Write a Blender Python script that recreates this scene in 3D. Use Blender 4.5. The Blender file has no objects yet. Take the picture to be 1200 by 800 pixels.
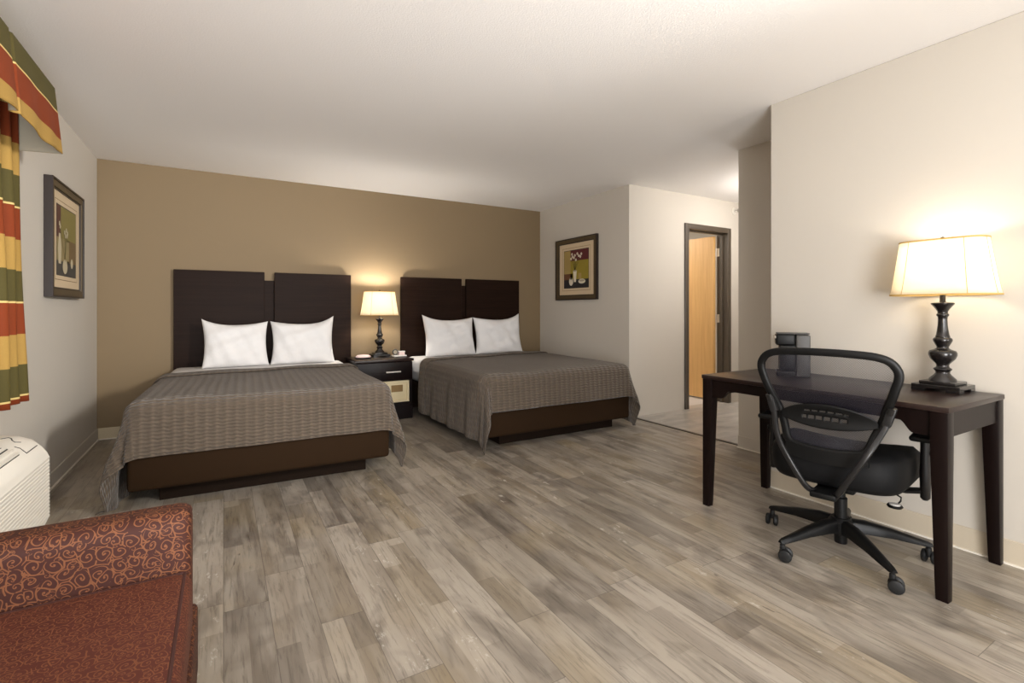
import bpy, bmesh, math, random
from mathutils import Vector, Matrix
random.seed(7)
PI = math.pi
sc = bpy.context.scene
COL = sc.collection
R = math.radians

# ------------------------------------------------------------------ helpers
def lin(c):
    c = c / 255.0
    return c / 12.92 if c <= 0.04045 else ((c + 0.055) / 1.055) ** 2.4
def rgb(r, g, b):
    return (lin(r), lin(g), lin(b), 1.0)

def finish(name, bm, m, parent=None, loc=(0, 0, 0), rot=(0, 0, 0), sharp=35, smooth=True, mods=None):
    me = bpy.data.meshes.new(name)
    bm.normal_update()
    bm.to_mesh(me); bm.free()
    if smooth:
        for p in me.polygons: p.use_smooth = True
        me.set_sharp_from_angle(angle=R(sharp))
    ms = m if isinstance(m, (list, tuple)) else [m]
    for x in ms: me.materials.append(x)
    o = bpy.data.objects.new(name, me)
    COL.objects.link(o)
    o.location = loc; o.rotation_euler = rot
    if parent is not None: o.parent = parent
    return o

def thing(name, label, cat, loc=(0, 0, 0), rotz=0.0, group=None):
    o = bpy.data.objects.new(name, None)
    o.empty_display_size = 0.1
    COL.objects.link(o)
    o.location = loc; o.rotation_euler = (0, 0, rotz)
    o['label'] = label; o['category'] = cat; o['kind'] = 'thing'
    if group: o['group'] = group
    return o

def tag(o, label, cat, group=None, kind='thing'):
    o['label'] = label; o['category'] = cat; o['kind'] = kind
    if group: o['group'] = group
    return o

def dup(root, loc, rotz, label):
    r = root.copy(); COL.objects.link(r)
    r.location = loc; r.rotation_euler = (0, 0, rotz); r['label'] = label
    for ch in list(root.children):
        c = ch.copy(); COL.objects.link(c); c.parent = r
        for g in list(ch.children):
            d = g.copy(); COL.objects.link(d); d.parent = c
    return r

def merge(bm, tmp):
    me = bpy.data.meshes.new('tmp'); tmp.to_mesh(me); tmp.free()
    bm.from_mesh(me); bpy.data.meshes.remove(me)

def box(bm, x0, x1, y0, y1, z0, z1, bev=0.0, seg=2, mi=0, rot=None):
    t = bmesh.new()
    bmesh.ops.create_cube(t, size=1.0)
    for v in t.verts:
        v.co = Vector(((x0 + x1) / 2 + v.co.x * (x1 - x0), (y0 + y1) / 2 + v.co.y * (y1 - y0), (z0 + z1) / 2 + v.co.z * (z1 - z0)))
    if bev > 0:
        bmesh.ops.bevel(t, geom=t.edges[:], offset=bev, segments=seg, profile=0.5, affect='EDGES')
    if rot is not None:
        c = Vector(((x0 + x1) / 2, (y0 + y1) / 2, (z0 + z1) / 2))
        for v in t.verts: v.co = rot @ (v.co - c) + c
    for f in t.faces: f.material_index = mi
    merge(bm, t)

def lathe(bm, prof, seg=32, c=(0, 0, 0), mi=0):
    rings = []
    for r, z in prof:
        if r < 1e-5:
            rings.append([bm.verts.new((c[0], c[1], c[2] + z))])
        else:
            rings.append([bm.verts.new((c[0] + r * math.cos(2 * PI * k / seg), c[1] + r * math.sin(2 * PI * k / seg), c[2] + z)) for k in range(seg)])
    for a, b in zip(rings[:-1], rings[1:]):
        for k in range(seg):
            k2 = (k + 1) % seg
            if len(a) == 1 and len(b) == 1: continue
            if len(a) == 1: f = bm.faces.new((a[0], b[k2], b[k]))
            elif len(b) == 1: f = bm.faces.new((a[k], a[k2], b[0]))
            else: f = bm.faces.new((a[k], a[k2], b[k2], b[k]))
            f.material_index = mi

def tube(bm, pts, rad, seg=10, closed=False, flat=None, up=None, mi=0):
    """rad: number or list. flat: (a,b) elliptical half sizes along (side, up)."""
    pts = [Vector(p) for p in pts]; n = len(pts); rings = []
    for i, p in enumerate(pts):
        if closed: d = pts[(i + 1) % n] - pts[i - 1]
        else: d = pts[min(i + 1, n - 1)] - pts[max(i - 1, 0)]
        d.normalize()
        u = Vector(up) if up is not None else (Vector((0, 0, 1)) if abs(d.z) < 0.9 else Vector((1, 0, 0)))
        s = d.cross(u).normalized(); w = s.cross(d).normalized()
        r = rad[i] if isinstance(rad, (list, tuple)) else rad
        ring = []
        for k in range(seg):
            a = 2 * PI * k / seg
            if flat:
                ca, sa = math.cos(a), math.sin(a)
                e = 0.6
                x = flat[0] * math.copysign(abs(ca) ** e, ca); y = flat[1] * math.copysign(abs(sa) ** e, sa)
            else:
                x, y = r * math.cos(a), r * math.sin(a)
            ring.append(bm.verts.new(p + s * x + w * y))
        rings.append(ring)
    m = n if closed else n - 1
    for i in range(m):
        a, b = rings[i], rings[(i + 1) % n]
        for k in range(seg):
            k2 = (k + 1) % seg
            f = bm.faces.new((a[k], a[k2], b[k2], b[k])); f.material_index = mi
    if not closed:
        f = bm.faces.new(rings[0][::-1]); f.material_index = mi
        f = bm.faces.new(rings[-1]); f.material_index = mi

def loft(bm, rings, closed_ring=True, cap=True, uv=None):
    """rings: list of equal-length lists of points."""
    vs = [[bm.verts.new(p) for p in r] for r in rings]
    n = len(rings[0]); lay = bm.loops.layers.uv.verify() if uv else None
    for i in range(len(vs) - 1):
        for k in range(n if closed_ring else n - 1):
            k2 = (k + 1) % n
            f = bm.faces.new((vs[i][k], vs[i][k2], vs[i + 1][k2], vs[i + 1][k]))
            if uv:
                kk = k + 1
                for l, (ii, jj) in zip(f.loops, ((i, k), (i, kk), (i + 1, kk), (i + 1, k))): l[lay].uv = uv(ii, jj)
    if cap and closed_ring:
        for r in (vs[0][::-1], vs[-1]):
            f = bm.faces.new(r)
            if uv:
                for l in f.loops: l[lay].uv = (l.vert.co.y, l.vert.co.z)

def prism(bm, poly, axis, a0, a1, mi=0):
    """poly: 2-D points; axis x: poly=(y,z); y: (x,z); z: (x,y)"""
    def P(p, a):
        return {'x': (a, p[0], p[1]), 'y': (p[0], a, p[1]), 'z': (p[0], p[1], a)}[axis]
    A = [bm.verts.new(P(p, a0)) for p in poly]; B = [bm.verts.new(P(p, a1)) for p in poly]
    n = len(poly)
    fs = [bm.faces.new(A[::-1]), bm.faces.new(B)]
    for k in range(n): fs.append(bm.faces.new((A[k], A[(k + 1) % n], B[(k + 1) % n], B[k])))
    for f in fs: f.material_index = mi
    bmesh.ops.recalc_face_normals(bm, faces=fs)

def box_uv(bm):
    lay = bm.loops.layers.uv.verify()
    bm.normal_update()
    for f in bm.faces:
        n = f.normal; a = max(range(3), key=lambda i: abs(n[i]))
        for l in f.loops:
            c = l.vert.co
            l[lay].uv = ((c.y, c.z), (c.x, c.z), (c.x, c.y))[a]

# ------------------------------------------------------------------ materials
class NG:
    def __init__(s, name):
        s.m = bpy.data.materials.new(name); s.m.use_nodes = True
        s.t = s.m.node_tree; s.b = s.t.nodes['Principled BSDF']; s.out = s.t.nodes['Material Output']
    def n(s, typ, **kw):
        nd = s.t.nodes.new(typ)
        for k, v in kw.items(): setattr(nd, k, v)
        return nd
    def l(s, a, b): s.t.links.new(a, b)
    def val(s, sock, v):
        if hasattr(v, 'links'): s.l(v, sock)
        else: sock.default_value = v
    def math(s, op, a, b=None, c=None, clamp=False):
        nd = s.n('ShaderNodeMath', operation=op); nd.use_clamp = clamp
        s.val(nd.inputs[0], a)
        if b is not None: s.val(nd.inputs[1], b)
        if c is not None: s.val(nd.inputs[2], c)
        return nd.outputs[0]
    def mix(s, f, a, b, blend='MIX'):
        nd = s.n('ShaderNodeMix', data_type='RGBA', blend_type=blend)
        s.val(nd.inputs[0], f); s.val(nd.inputs[6], a); s.val(nd.inputs[7], b)
        return nd.outputs[2]
    def ramp(s, fac, stops, interp='LINEAR'):
        nd = s.n('ShaderNodeValToRGB'); cr = nd.color_ramp; cr.interpolation = interp
        while len(cr.elements) < len(stops): cr.elements.new(0.5)
        for e, (p, c) in zip(cr.elements, stops):
            e.position = p; e.color = c if isinstance(c, tuple) else (c, c, c, 1)
        s.val(nd.inputs[0], fac); return nd.outputs[0]
    def noise(s, vec, scale, detail=3, rough=0.5, dist=0.0):
        nd = s.n('ShaderNodeTexNoise'); 
        if vec is not None: s.l(vec, nd.inputs['Vector'])
        nd.inputs['Scale'].default_value = scale; nd.inputs['Detail'].default_value = detail
        nd.inputs['Roughness'].default_value = rough; nd.inputs['Distortion'].default_value = dist
        return nd.outputs[0]
    def comb(s, x, y, z):
        nd = s.n('ShaderNodeCombineXYZ'); s.val(nd.inputs[0], x); s.val(nd.inputs[1], y); s.val(nd.inputs[2], z); return nd.outputs[0]
    def sep(s, v):
        nd = s.n('ShaderNodeSeparateXYZ'); s.l(v, nd.inputs[0]); return nd.outputs
    def bump(s, h, strength, dist=0.01):
        nd = s.n('ShaderNodeBump'); nd.inputs['Strength'].default_value = strength; nd.inputs['Distance'].default_value = dist
        s.l(h, nd.inputs['Height']); s.l(nd.outputs[0], s.b.inputs['Normal'])
    def obj(s): return s.n('ShaderNodeTexCoord').outputs['Object']
    def uv(s): return s.n('ShaderNodeTexCoord').outputs['UV']

def simple(name, col, rough=0.5, metal=0.0, spec=0.5, bump=None, var=0.0, coat=0.0):
    g = NG(name)
    g.b.inputs['Roughness'].default_value = rough; g.b.inputs['Metallic'].default_value = metal
    g.b.inputs['Specular IOR Level'].default_value = spec
    if coat: g.b.inputs['Coat Weight'].default_value = coat; g.b.inputs['Coat Roughness'].default_value = 0.15
    if var > 0:
        f = g.noise(g.obj(), 3.0, 4)
        dark = tuple(c * (1 - var) for c in col[:3]) + (1,)
        g.l(g.mix(f, dark, col), g.b.inputs['Base Color'])
    else:
        g.b.inputs['Base Color'].default_value = col
    if bump: g.bump(g.noise(g.obj(), bump[0], 4), bump[1], bump[2] if len(bump) > 2 else 0.003)
    return g.m

def wood(name, c1, c2, rough=0.35, axis='z', scale=1.0, spec=0.5):
    g = NG(name); p = g.sep(g.obj())
    k = {'x': (0.6, 14, 14), 'y': (14, 0.6, 14), 'z': (14, 14, 0.6)}[axis]
    v = g.comb(g.math('MULTIPLY', p[0], k[0]), g.math('MULTIPLY', p[1], k[1]), g.math('MULTIPLY', p[2], k[2]))
    n1 = g.noise(v, 3.0 * scale, 6, 0.6, 0.4)
    g.l(g.ramp(n1, [(0.3, c1), (0.7, c2)]), g.b.inputs['Base Color'])
    g.b.inputs['Roughness'].default_value = rough; g.b.inputs['Specular IOR Level'].default_value = spec
    g.bump(n1, 0.08, 0.002)
    return g.m

M = {}
M['wall'] = simple('wall_paint', rgb(197, 190, 179), 0.75, bump=(220, 0.25, 0.001))
M['accent'] = simple('accent_wall_paint', rgb(126, 107, 79), 0.7, bump=(220, 0.25, 0.001))
M['ceiling'] = simple('ceiling_texture', rgb(243, 240, 237), 0.9, bump=(120, 0.5, 0.002))
M['base_wall'] = simple('baseboard_tan', rgb(196, 184, 164), 0.5)
M['base_back'] = simple('baseboard_cream', rgb(196, 182, 152), 0.5)
M['caulk'] = simple('caulk_line', rgb(232, 226, 214), 0.5)
M['espresso'] = wood('espresso_wood', rgb(28, 18, 16), rgb(40, 27, 23), 0.3, 'x', 1.0, 0.3)
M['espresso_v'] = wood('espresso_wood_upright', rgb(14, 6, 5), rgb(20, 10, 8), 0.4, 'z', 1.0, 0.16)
M['headboard'] = wood('headboard_veneer', rgb(28, 17, 12), rgb(38, 25, 18), 0.42, 'x', 1.0, 0.05)
M['black_plastic'] = simple('black_plastic', rgb(13, 13, 13), 0.42, spec=0.22)
M['black_fabric'] = simple('black_seat_fabric', rgb(10, 10, 11), 0.65, spec=0.18, bump=(400, 0.3, 0.001))
M['grey_plastic'] = simple('charcoal_plastic', rgb(28, 27, 27), 0.4, spec=0.3)
M['gun_metal'] = simple('gunmetal_tube', rgb(34, 33, 33), 0.3, metal=0.3, spec=0.4)
M['caster'] = simple('caster_rubber', rgb(24, 24, 24), 0.5, spec=0.3)
M['chrome'] = simple('chrome', rgb(220, 218, 214), 0.18, metal=1.0)
M['nickel'] = simple('brushed_nickel', rgb(205, 200, 192), 0.3, metal=0.9)
M['bronze'] = simple('dark_bronze_lamp', rgb(30, 26, 25), 0.26, metal=0.35, coat=0.4)
M['linen'] = simple('white_linen', rgb(218, 216, 215), 0.8, bump=(11, 0.5, 0.016))
M['skirt'] = simple('brown_bed_skirt', rgb(38, 24, 10), 0.85, spec=0.12, bump=(30, 0.15, 0.004))
M['plinth'] = simple('plinth_brown', rgb(24, 15, 8), 0.85, spec=0.1)
M['ptac'] = simple('off_white_plastic', rgb(212, 207, 196), 0.42)
M['dark'] = simple('dark_recess', rgb(24, 22, 20), 0.8)
M['oak'] = wood('light_oak_door', rgb(206, 160, 98), rgb(222, 178, 116), 0.45, 'z')
M['frame_brown'] = simple('bronze_door_frame', rgb(78, 68, 56), 0.35, spec=0.6)
M['mat_board'] = simple('beige_mat_board', rgb(205, 184, 152), 0.8)
M['mat_line'] = simple('mat_line', rgb(120, 96, 72), 0.8)
M['pic_frame'] = simple('picture_frame_bronze', rgb(96, 82, 60), 0.4, metal=0.3, var=0.3)
M['pic_frame_dark'] = simple('picture_frame_dark', rgb(38, 28, 24), 0.4)
M['cream_panel'] = simple('cream_panel', rgb(214, 198, 160), 0.5)
M['plaque'] = simple('brown_plaque', rgb(126, 98, 52), 0.5)
M['lining'] = simple('valance_lining', rgb(158, 150, 132), 0.9)
M['pale_pink'] = simple('pale_pink_plastic', rgb(226, 202, 198), 0.45)
M['dark_grey'] = simple('dark_grey_plastic', rgb(70, 68, 66), 0.5)
M['paper'] = simple('white_paper', rgb(230, 224, 218), 0.8)
M['tile'] = simple('pale_bath_floor', rgb(196, 192, 186), 0.4)
M['cord'] = simple('shade_cord', rgb(196, 160, 92), 0.7)
M['pull_white'] = simple('white_paddle', rgb(226, 222, 216), 0.4)

def shade_mat():
    g = NG('lampshade_fabric')
    t = g.n('ShaderNodeBsdfTranslucent'); t.inputs[0].default_value = rgb(255, 248, 230)
    d = g.n('ShaderNodeBsdfDiffuse'); d.inputs[0].default_value = rgb(250, 242, 222)
    x = g.n('ShaderNodeMixShader'); x.inputs[0].default_value = 0.55
    g.l(d.outputs[0], x.inputs[2]); g.l(t.outputs[0], x.inputs[1]); g.l(x.outputs[0], g.out.inputs[0])
    return g.m
M['shade'] = shade_mat()

def bulb_mat():
    g = NG('bulb_glow'); g.b.inputs['Base Color'].default_value = (1, 1, 1, 1)
    g.b.inputs['Emission Color'].default_value = (1, 0.86, 0.66, 1); g.b.inputs['Emission Strength'].default_value = 6
    return g.m
M['bulb'] = bulb_mat()

def glass_mat():
    g = NG('window_glass')
    g.b.inputs['Transmission Weight'].default_value = 1; g.b.inputs['Roughness'].default_value = 0.02
    return g.m
M['glass'] = glass_mat()

def mesh_mat():
    g = NG('chair_mesh_fabric')
    u = g.sep(g.obj())
    a = g.math('SINE', g.math('MULTIPLY', u[1], 700.0)); b = g.math('SINE', g.math('MULTIPLY', u[2], 900.0))
    w = g.math('MULTIPLY_ADD', g.math('MULTIPLY', a, b), 0.22, 0.52)
    tr = g.n('ShaderNodeBsdfTransparent')
    x = g.n('ShaderNodeMixShader')
    g.b.inputs['Base Color'].default_value = rgb(34, 32, 40); g.b.inputs['Roughness'].default_value = 0.5
    g.l(w, x.inputs[0]); g.l(tr.outputs[0], x.inputs[1]); g.l(g.b.outputs[0], x.inputs[2]); g.l(x.outputs[0], g.out.inputs[0])
    return g.m
M['mesh'] = mesh_mat()

def floor_mat(name, w, L, along_x=False, gain=1.0, cool=0.0):
    g = NG(name)
    p = g.sep(g.n('ShaderNodeNewGeometry').outputs['Position'])
    x, y = (p[1], p[0]) if along_x else (p[0], p[1])
    xr = g.math('DIVIDE', x, w); row = g.math('FLOOR', xr); fx = g.math('FRACT', xr)
    wn = g.n('ShaderNodeTexWhiteNoise', noise_dimensions='1D'); g.l(row, wn.inputs['W'])
    yr = g.math('ADD', g.math('DIVIDE', y, L), g.math('MULTIPLY', wn.outputs[0], 7.3))
    col = g.math('FLOOR', yr); fy = g.math('FRACT', yr)
    wn2 = g.n('ShaderNodeTexWhiteNoise', noise_dimensions='2D'); g.l(g.comb(row, col, 0.0), wn2.inputs['Vector'])
    rid = wn2.outputs[0]; rc = g.sep(wn2.outputs[1])
    oz = g.math('MULTIPLY', rid, 60.0)
    gv = g.comb(g.math('MULTIPLY', x, 1.0), g.math('MULTIPLY', y, 0.07), oz)
    grain = g.noise(gv, 70, 7, 0.7, 0.5)
    sv = g.comb(x, g.math('MULTIPLY', y, 0.12), oz)
    strip = g.noise(sv, 11, 3, 0.5, 0.3)
    bv = g.comb(x, g.math('MULTIPLY', y, 0.45), oz)
    blot = g.noise(bv, 5.0, 3, 0.55, 0.8)
    wv = g.comb(x, g.math('MULTIPLY', y, 0.4), g.math('ADD', oz, 9.0))
    wash = g.noise(wv, 20, 6, 0.75, 0.25)
    base = g.ramp(rid, [(0.0, rgb(116, 106, 95)), (0.2, rgb(158, 148, 134)), (0.45, rgb(138, 126, 110)), (0.65, rgb(160, 150, 138)), (0.82, rgb(148, 134, 112)), (1.0, rgb(126, 115, 102))])
    c = g.mix(g.ramp(strip, [(0.40, 0.0), (0.60, 0.6)]), base, rgb(178, 169, 156))
    sx = g.math('MULTIPLY', xr, 2.0); srow = g.math('FLOOR', sx)
    w3 = g.n('ShaderNodeTexWhiteNoise', noise_dimensions='2D'); g.l(g.comb(srow, 5.0, 0.0), w3.inputs['Vector'])
    sy = g.math('FLOOR', g.math('ADD', g.math('DIVIDE', y, 0.55), g.math('MULTIPLY', w3.outputs[0], 5.1)))
    w4 = g.n('ShaderNodeTexWhiteNoise', noise_dimensions='3D'); g.l(g.comb(srow, sy, col), w4.inputs['Vector'])
    c = g.mix(g.ramp(w4.outputs[0], [(0.0, 0.55), (0.35, 0.0), (1.0, 0.0)]), c, rgb(104, 95, 85))
    c = g.mix(g.ramp(w4.outputs[0], [(0.0, 0.0), (0.7, 0.0), (1.0, 0.5)]), c, rgb(184, 174, 160))
    c = g.mix(g.ramp(blot, [(0.50, 0.0), (0.68, 0.65)]), c, rgb(94, 85, 76))
    tanf = g.math('MULTIPLY', g.ramp(g.noise(g.comb(x, y, g.math('ADD', oz, 3.0)), 2.2, 2), [(0.5, 0.0), (0.7, 0.55)]), rc[1])
    c = g.mix(tanf, c, rgb(152, 134, 100))
    gr = g.ramp(grain, [(0.30, rgb(150, 146, 142)), (0.5, rgb(255, 255, 255)), (0.75, rgb(255, 255, 255))])
    c = g.mix(0.75, c, gr, 'MULTIPLY')
    wf = g.math('MULTIPLY', g.ramp(wash, [(0.60, 0.0), (0.66, 0.6)]), g.math('GREATER_THAN', rc[0], 0.68))
    c = g.mix(wf, c, rgb(208, 203, 194))
    # dark knots and cracks
    kn = g.noise(g.comb(x, g.math('MULTIPLY', y, 0.2), g.math('ADD', oz, 31.0)), 16, 4, 0.6, 1.5)
    kf = g.math('MULTIPLY', g.ramp(kn, [(0.68, 0.0), (0.74, 0.7)]), g.math('GREATER_THAN', rc[2], 0.5))
    c = g.mix(kf, c, rgb(70, 62, 55))
    ex = g.math('MINIMUM', fx, g.math('SUBTRACT', 1.0, fx)); ey = g.math('MINIMUM', fy, g.math('SUBTRACT', 1.0, fy))
    e = g.math('MINIMUM', g.math('MULTIPLY', ex, w), g.math('MULTIPLY', ey, L))
    seam = g.math('LESS_THAN', e, 0.0012)
    c = g.mix(g.math('MULTIPLY', seam, 0.55), c, rgb(66, 58, 50))
    if cool: c = g.mix(cool, c, rgb(188, 186, 184))
    hsv = g.n('ShaderNodeHueSaturation'); hsv.inputs['Value'].default_value = gain; hsv.inputs['Saturation'].default_value = 0.95
    g.l(c, hsv.inputs['Color']); g.l(hsv.outputs[0], g.b.inputs['Base Color'])
    g.l(g.math('MULTIPLY_ADD', grain, 0.18, 0.26), g.b.inputs['Roughness'])
    g.b.inputs['Specular IOR Level'].default_value = 0.5
    g.bump(g.math('SUBTRACT', grain, g.math('MULTIPLY', seam, 1.2)), 0.12, 0.002)
    return g.m
M['floor'] = floor_mat('weathered_plank_floor', 0.152, 1.22, False, 0.95)
M['floor_hall'] = floor_mat('pale_hall_planks', 0.152, 1.22, True, 1.06, 0.35)

def stripe_mat(name, z_of, stops):
    g = NG(name); p = g.sep(g.obj())
    t = z_of(g, p[2])
    c = g.ramp(t, stops, 'CONSTANT')
    weave = g.noise(g.obj(), 350, 2)
    g.l(g.mix(g.math('MULTIPLY', weave, 0.3), c, rgb(20, 14, 8)), g.b.inputs['Base Color'])
    g.b.inputs['Roughness'].default_value = 0.75; g.b.inputs['Specular IOR Level'].default_value = 0.25
    try:
        pass
    except Exception: pass
    g.bump(weave, 0.1, 0.001)
    return g.m
RUST, GOLD, GREEN, CREAM = rgb(134, 58, 26), rgb(178, 142, 74), rgb(86, 78, 40), rgb(226, 200, 130)
M['curtain'] = stripe_mat('striped_curtain', lambda g, z: g.math('FRACT', g.math('DIVIDE', g.math('SUBTRACT', 1.652 + 0.4785 * 4, z), 0.4785)),
                          [(0.0, CREAM), (0.016, RUST), (0.345, GOLD), (0.673, GREEN)])
M['valance'] = stripe_mat('striped_valance', lambda g, z: g.math('SUBTRACT', 2.45, z),
                          [(0.0, GREEN), (0.292, CREAM), (0.299, RUST), (0.435, GOLD)])

def scroll_mat(name, cell, b1, b2, l1, l2):
    g = NG(name)
    uv = g.uv()
    S = 1 / cell
    sp = g.sep(uv)
    # gentle warp so that the scrolls look hand drawn
    wn = g.n('ShaderNodeTexNoise'); g.l(uv, wn.inputs['Vector']); wn.inputs['Scale'].default_value = 24; wn.inputs['Detail'].default_value = 1
    off = g.sep(wn.outputs[1])
    vx = g.math('MULTIPLY', g.math('ADD', sp[0], g.math('MULTIPLY', g.math('SUBTRACT', off[0], 0.5), 0.018)), S)
    vy = g.math('MULTIPLY', g.math('ADD', sp[1], g.math('MULTIPLY', g.math('SUBTRACT', off[1], 0.5), 0.018)), S)
    lines = None
    for (ox, oy, sc_) in ((0.0, 0.0, 1.0), (7.37, 3.61, 1.55)):
        px = g.math('MULTIPLY_ADD', vx, sc_, ox); py = g.math('MULTIPLY_ADD', vy, sc_, oy)
        vec = g.comb(px, py, 0.0)
        vo = g.n('ShaderNodeTexVoronoi', voronoi_dimensions='2D', feature='F1'); g.l(vec, vo.inputs['Vector']); vo.inputs['Scale'].default_value = 1.0; vo.inputs['Randomness'].default_value = 0.75
        c = g.sep(vo.outputs['Position']); rnd = g.sep(vo.outputs['Color'])
        dx = g.math('SUBTRACT', px, c[0]); dy = g.math('SUBTRACT', py, c[1])
        r = g.math('SQRT', g.math('ADD', g.math('MULTIPLY', dx, dx), g.math('MULTIPLY', dy, dy)))
        ang = g.math('DIVIDE', g.math('ARCTAN2', dy, dx), 2 * PI)
        hand = g.math('SUBTRACT', g.math('MULTIPLY', g.math('GREATER_THAN', rnd[0], 0.5), 2.0), 1.0)
        t = g.math('FRACT', g.math('ADD', g.math('ADD', g.math('MULTIPLY', r, 2.7), g.math('MULTIPLY', ang, hand)), rnd[1]))
        d = g.math('ABSOLUTE', g.math('SUBTRACT', t, 0.5))
        if sc_ == 1.0:
            ln = g.math('MULTIPLY', g.math('LESS_THAN', d, 0.105), g.math('LESS_THAN', r, 0.60))
            dot = g.math('LESS_THAN', r, 0.07)
            ln = g.math('MAXIMUM', ln, dot)
        else:
            ln = g.math('MULTIPLY', g.math('LESS_THAN', d, 0.10), g.math('MULTIPLY', g.math('LESS_THAN', r, 0.42), g.math('GREATER_THAN', rnd[2], 0.62)))
        lines = ln if lines is None else g.math('MAXIMUM', lines, ln)
    ve = g.n('ShaderNodeTexVoronoi', voronoi_dimensions='2D', feature='DISTANCE_TO_EDGE'); g.l(g.comb(vx, vy, 0.0), ve.inputs['Vector']); ve.inputs['Scale'].default_value = 1.0; ve.inputs['Randomness'].default_value = 0.75
    brk = g.math('GREATER_THAN', g.noise(uv, 34, 1), 0.47)
    lines = g.math('MAXIMUM', lines, g.math('MULTIPLY', g.math('LESS_THAN', ve.outputs['Distance'], 0.045), brk))
    th = g.noise(uv, 900, 2)
    base = g.mix(g.math('MULTIPLY', th, 0.6), b1, b2)
    line = g.mix(th, l1, l2)
    g.l(g.mix(lines, base, line), g.b.inputs['Base Color'])
    g.b.inputs['Roughness'].default_value = 0.7; g.b.inputs['Specular IOR Level'].default_value = 0.3
    g.bump(g.math('ADD', lines, g.math('MULTIPLY', th, 0.3)), 0.25, 0.002)
    return g.m
M['scroll'] = scroll_mat('rust_scroll_upholstery', 0.031, rgb(60, 27, 18), rgb(44, 19, 13), rgb(122, 76, 46), rgb(96, 56, 34))
M['scroll_seat'] = scroll_mat('rust_scroll_seat_sheen', 0.024, rgb(84, 40, 29), rgb(66, 30, 21), rgb(122, 74, 48), rgb(102, 58, 38))  # same cloth as the arms, its grazing sheen put into paler colours
M['piping'] = simple('dark_piping', rgb(58, 24, 16), 0.7)

def coverlet_mat():
    g = NG('taupe_ribbed_coverlet')
    p = g.sep(g.uv())
    nz = g.noise(g.uv(), 16, 3)
    col = g.math('SINE', g.math('MULTIPLY', p[0], 2 * PI / 0.052))
    row = g.math('SINE', g.math('ADD', g.math('ADD', g.math('MULTIPLY', p[1], 2 * PI / 0.021), g.math('MULTIPLY', col, 0.5)), g.math('MULTIPLY', nz, 7.0)))
    colm = g.math('MULTIPLY_ADD', col, 0.5, 0.5)
    h = g.math('ADD', g.math('MULTIPLY', row, 0.55), g.math('MULTIPLY', colm, 0.5))
    c = g.mix(g.math('ADD', g.math('MULTIPLY', g.math('POWER', colm, 4.0), 0.6), g.math('MULTIPLY_ADD', row, 0.08, 0.2), clamp=True), rgb(77, 66, 55), rgb(95, 83, 70))
    g.l(c, g.b.inputs['Base Color'])
    g.b.inputs['Roughness'].default_value = 0.75; g.b.inputs['Specular IOR Level'].default_value = 0.3
    g.b.inputs['Sheen Weight'].default_value = 0.2
    g.bump(h, 0.9, 0.006)
    return g.m
M['coverlet'] = coverlet_mat()

# ------------------------------------------------------------------ room shell
H = 2.44
XL, YB, XA, YD = -0.947, 5.50, 3.66, 3.82
XN, YN, XR, YH, XE, YR, YT = 3.02, 1.88, 3.65, 2.55, 6.7, -4.6, 5.9
def struct(name, bm, m, parent=None, **k):
    o = finish(name, bm, m, parent, smooth=False, **k)
    if parent is None: o['kind'] = 'structure'
    return o
def sbox(name, m, *b, bev=0.0):
    bm = bmesh.new(); box(bm, *b, bev=bev); return struct(name, bm, m)

sbox('floor', M['floor'], XL - 0.12, 3.70, YR - 0.12, YB + 0.12, -0.1, 0.0)
sbox('floor_hall', M['floor_hall'], 3.70, XE, 1.9, 3.94, -0.1, 0.0)
sbox('floor_bathroom', M['tile'], 3.70, XE, 3.94, YT, -0.1, 0.0)
sbox('ceiling', M['ceiling'], XL - 0.12, XE + 0.1, YR - 0.12, YT + 0.1, H, H + 0.1)
sbox('wall_back', M['accent'], XL - 0.12, XA + 0.05, YB, YB + 0.12, 0, H)
# left wall with the window opening
WY0, WY1, WZ0, WZ1 = 1.55, 3.15, 0.80, 2.10
bm = bmesh.new()
for b in ((YR, WY0, 0, H), (WY1, YB, 0, H), (WY0, WY1, 0, WZ0), (WY0, WY1, WZ1, H)):
    box(bm, XL - 0.12, XL, *b)
struct('wall_left', bm, M['wall'])
win = bpy.data.objects.new('window_1', None); COL.objects.link(win); win.location = (XL - 0.06, (WY0 + WY1) / 2, WZ0); win['kind'] = 'structure'
bm = bmesh.new(); hw = (WY1 - WY0) / 2; hz = WZ1 - WZ0
for b in ((-hw, -hw + 0.05, 0, hz), (hw - 0.05, hw, 0, hz), (-0.025, 0.025, 0.05, hz - 0.05), (-hw + 0.05, hw - 0.05, 0, 0.05), (-hw + 0.05, hw - 0.05, hz - 0.05, hz)):
    box(bm, -0.03, 0.03, *b)
finish('window_frame', bm, M['frame_brown'], win, smooth=False)
bm = bmesh.new(); box(bm, -0.004, 0.004, -hw + 0.05, hw - 0.05, 0.05, hz - 0.05)
finish('window_glass', bm, M['glass'], win, smooth=False)
bm = bmesh.new(); box(bm, XA, XA + 0.12, YD, YB, 0, H); struct('wall_alcove', bm, M['wall'])
DX0, DX1, DZ = 4.55, 5.26, 2.06
bm = bmesh.new()
box(bm, XA + 0.12, DX0, YD, YD + 0.12, 0, H); box(bm, DX1, XE, YD, YD + 0.12, 0, H); box(bm, DX0, DX1, YD, YD + 0.12, DZ, H)
struct('wall_doorway', bm, M['wall'])
sbox('wall_right', M['wall'], XN, XR + 0.1, YR, YN, 0, H, bev=0.006)
sbox('wall_recess', M['wall'], XR, XE, YN + 0.001, YH, 0, H, bev=0.006)
sbox('wall_hall_end', M['wall'], XE, XE + 0.1, YN, YT, 0, H)
sbox('wall_bathroom', M['wall'], XA + 0.12, XE, YT, YT + 0.1, 0, H)
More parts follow.
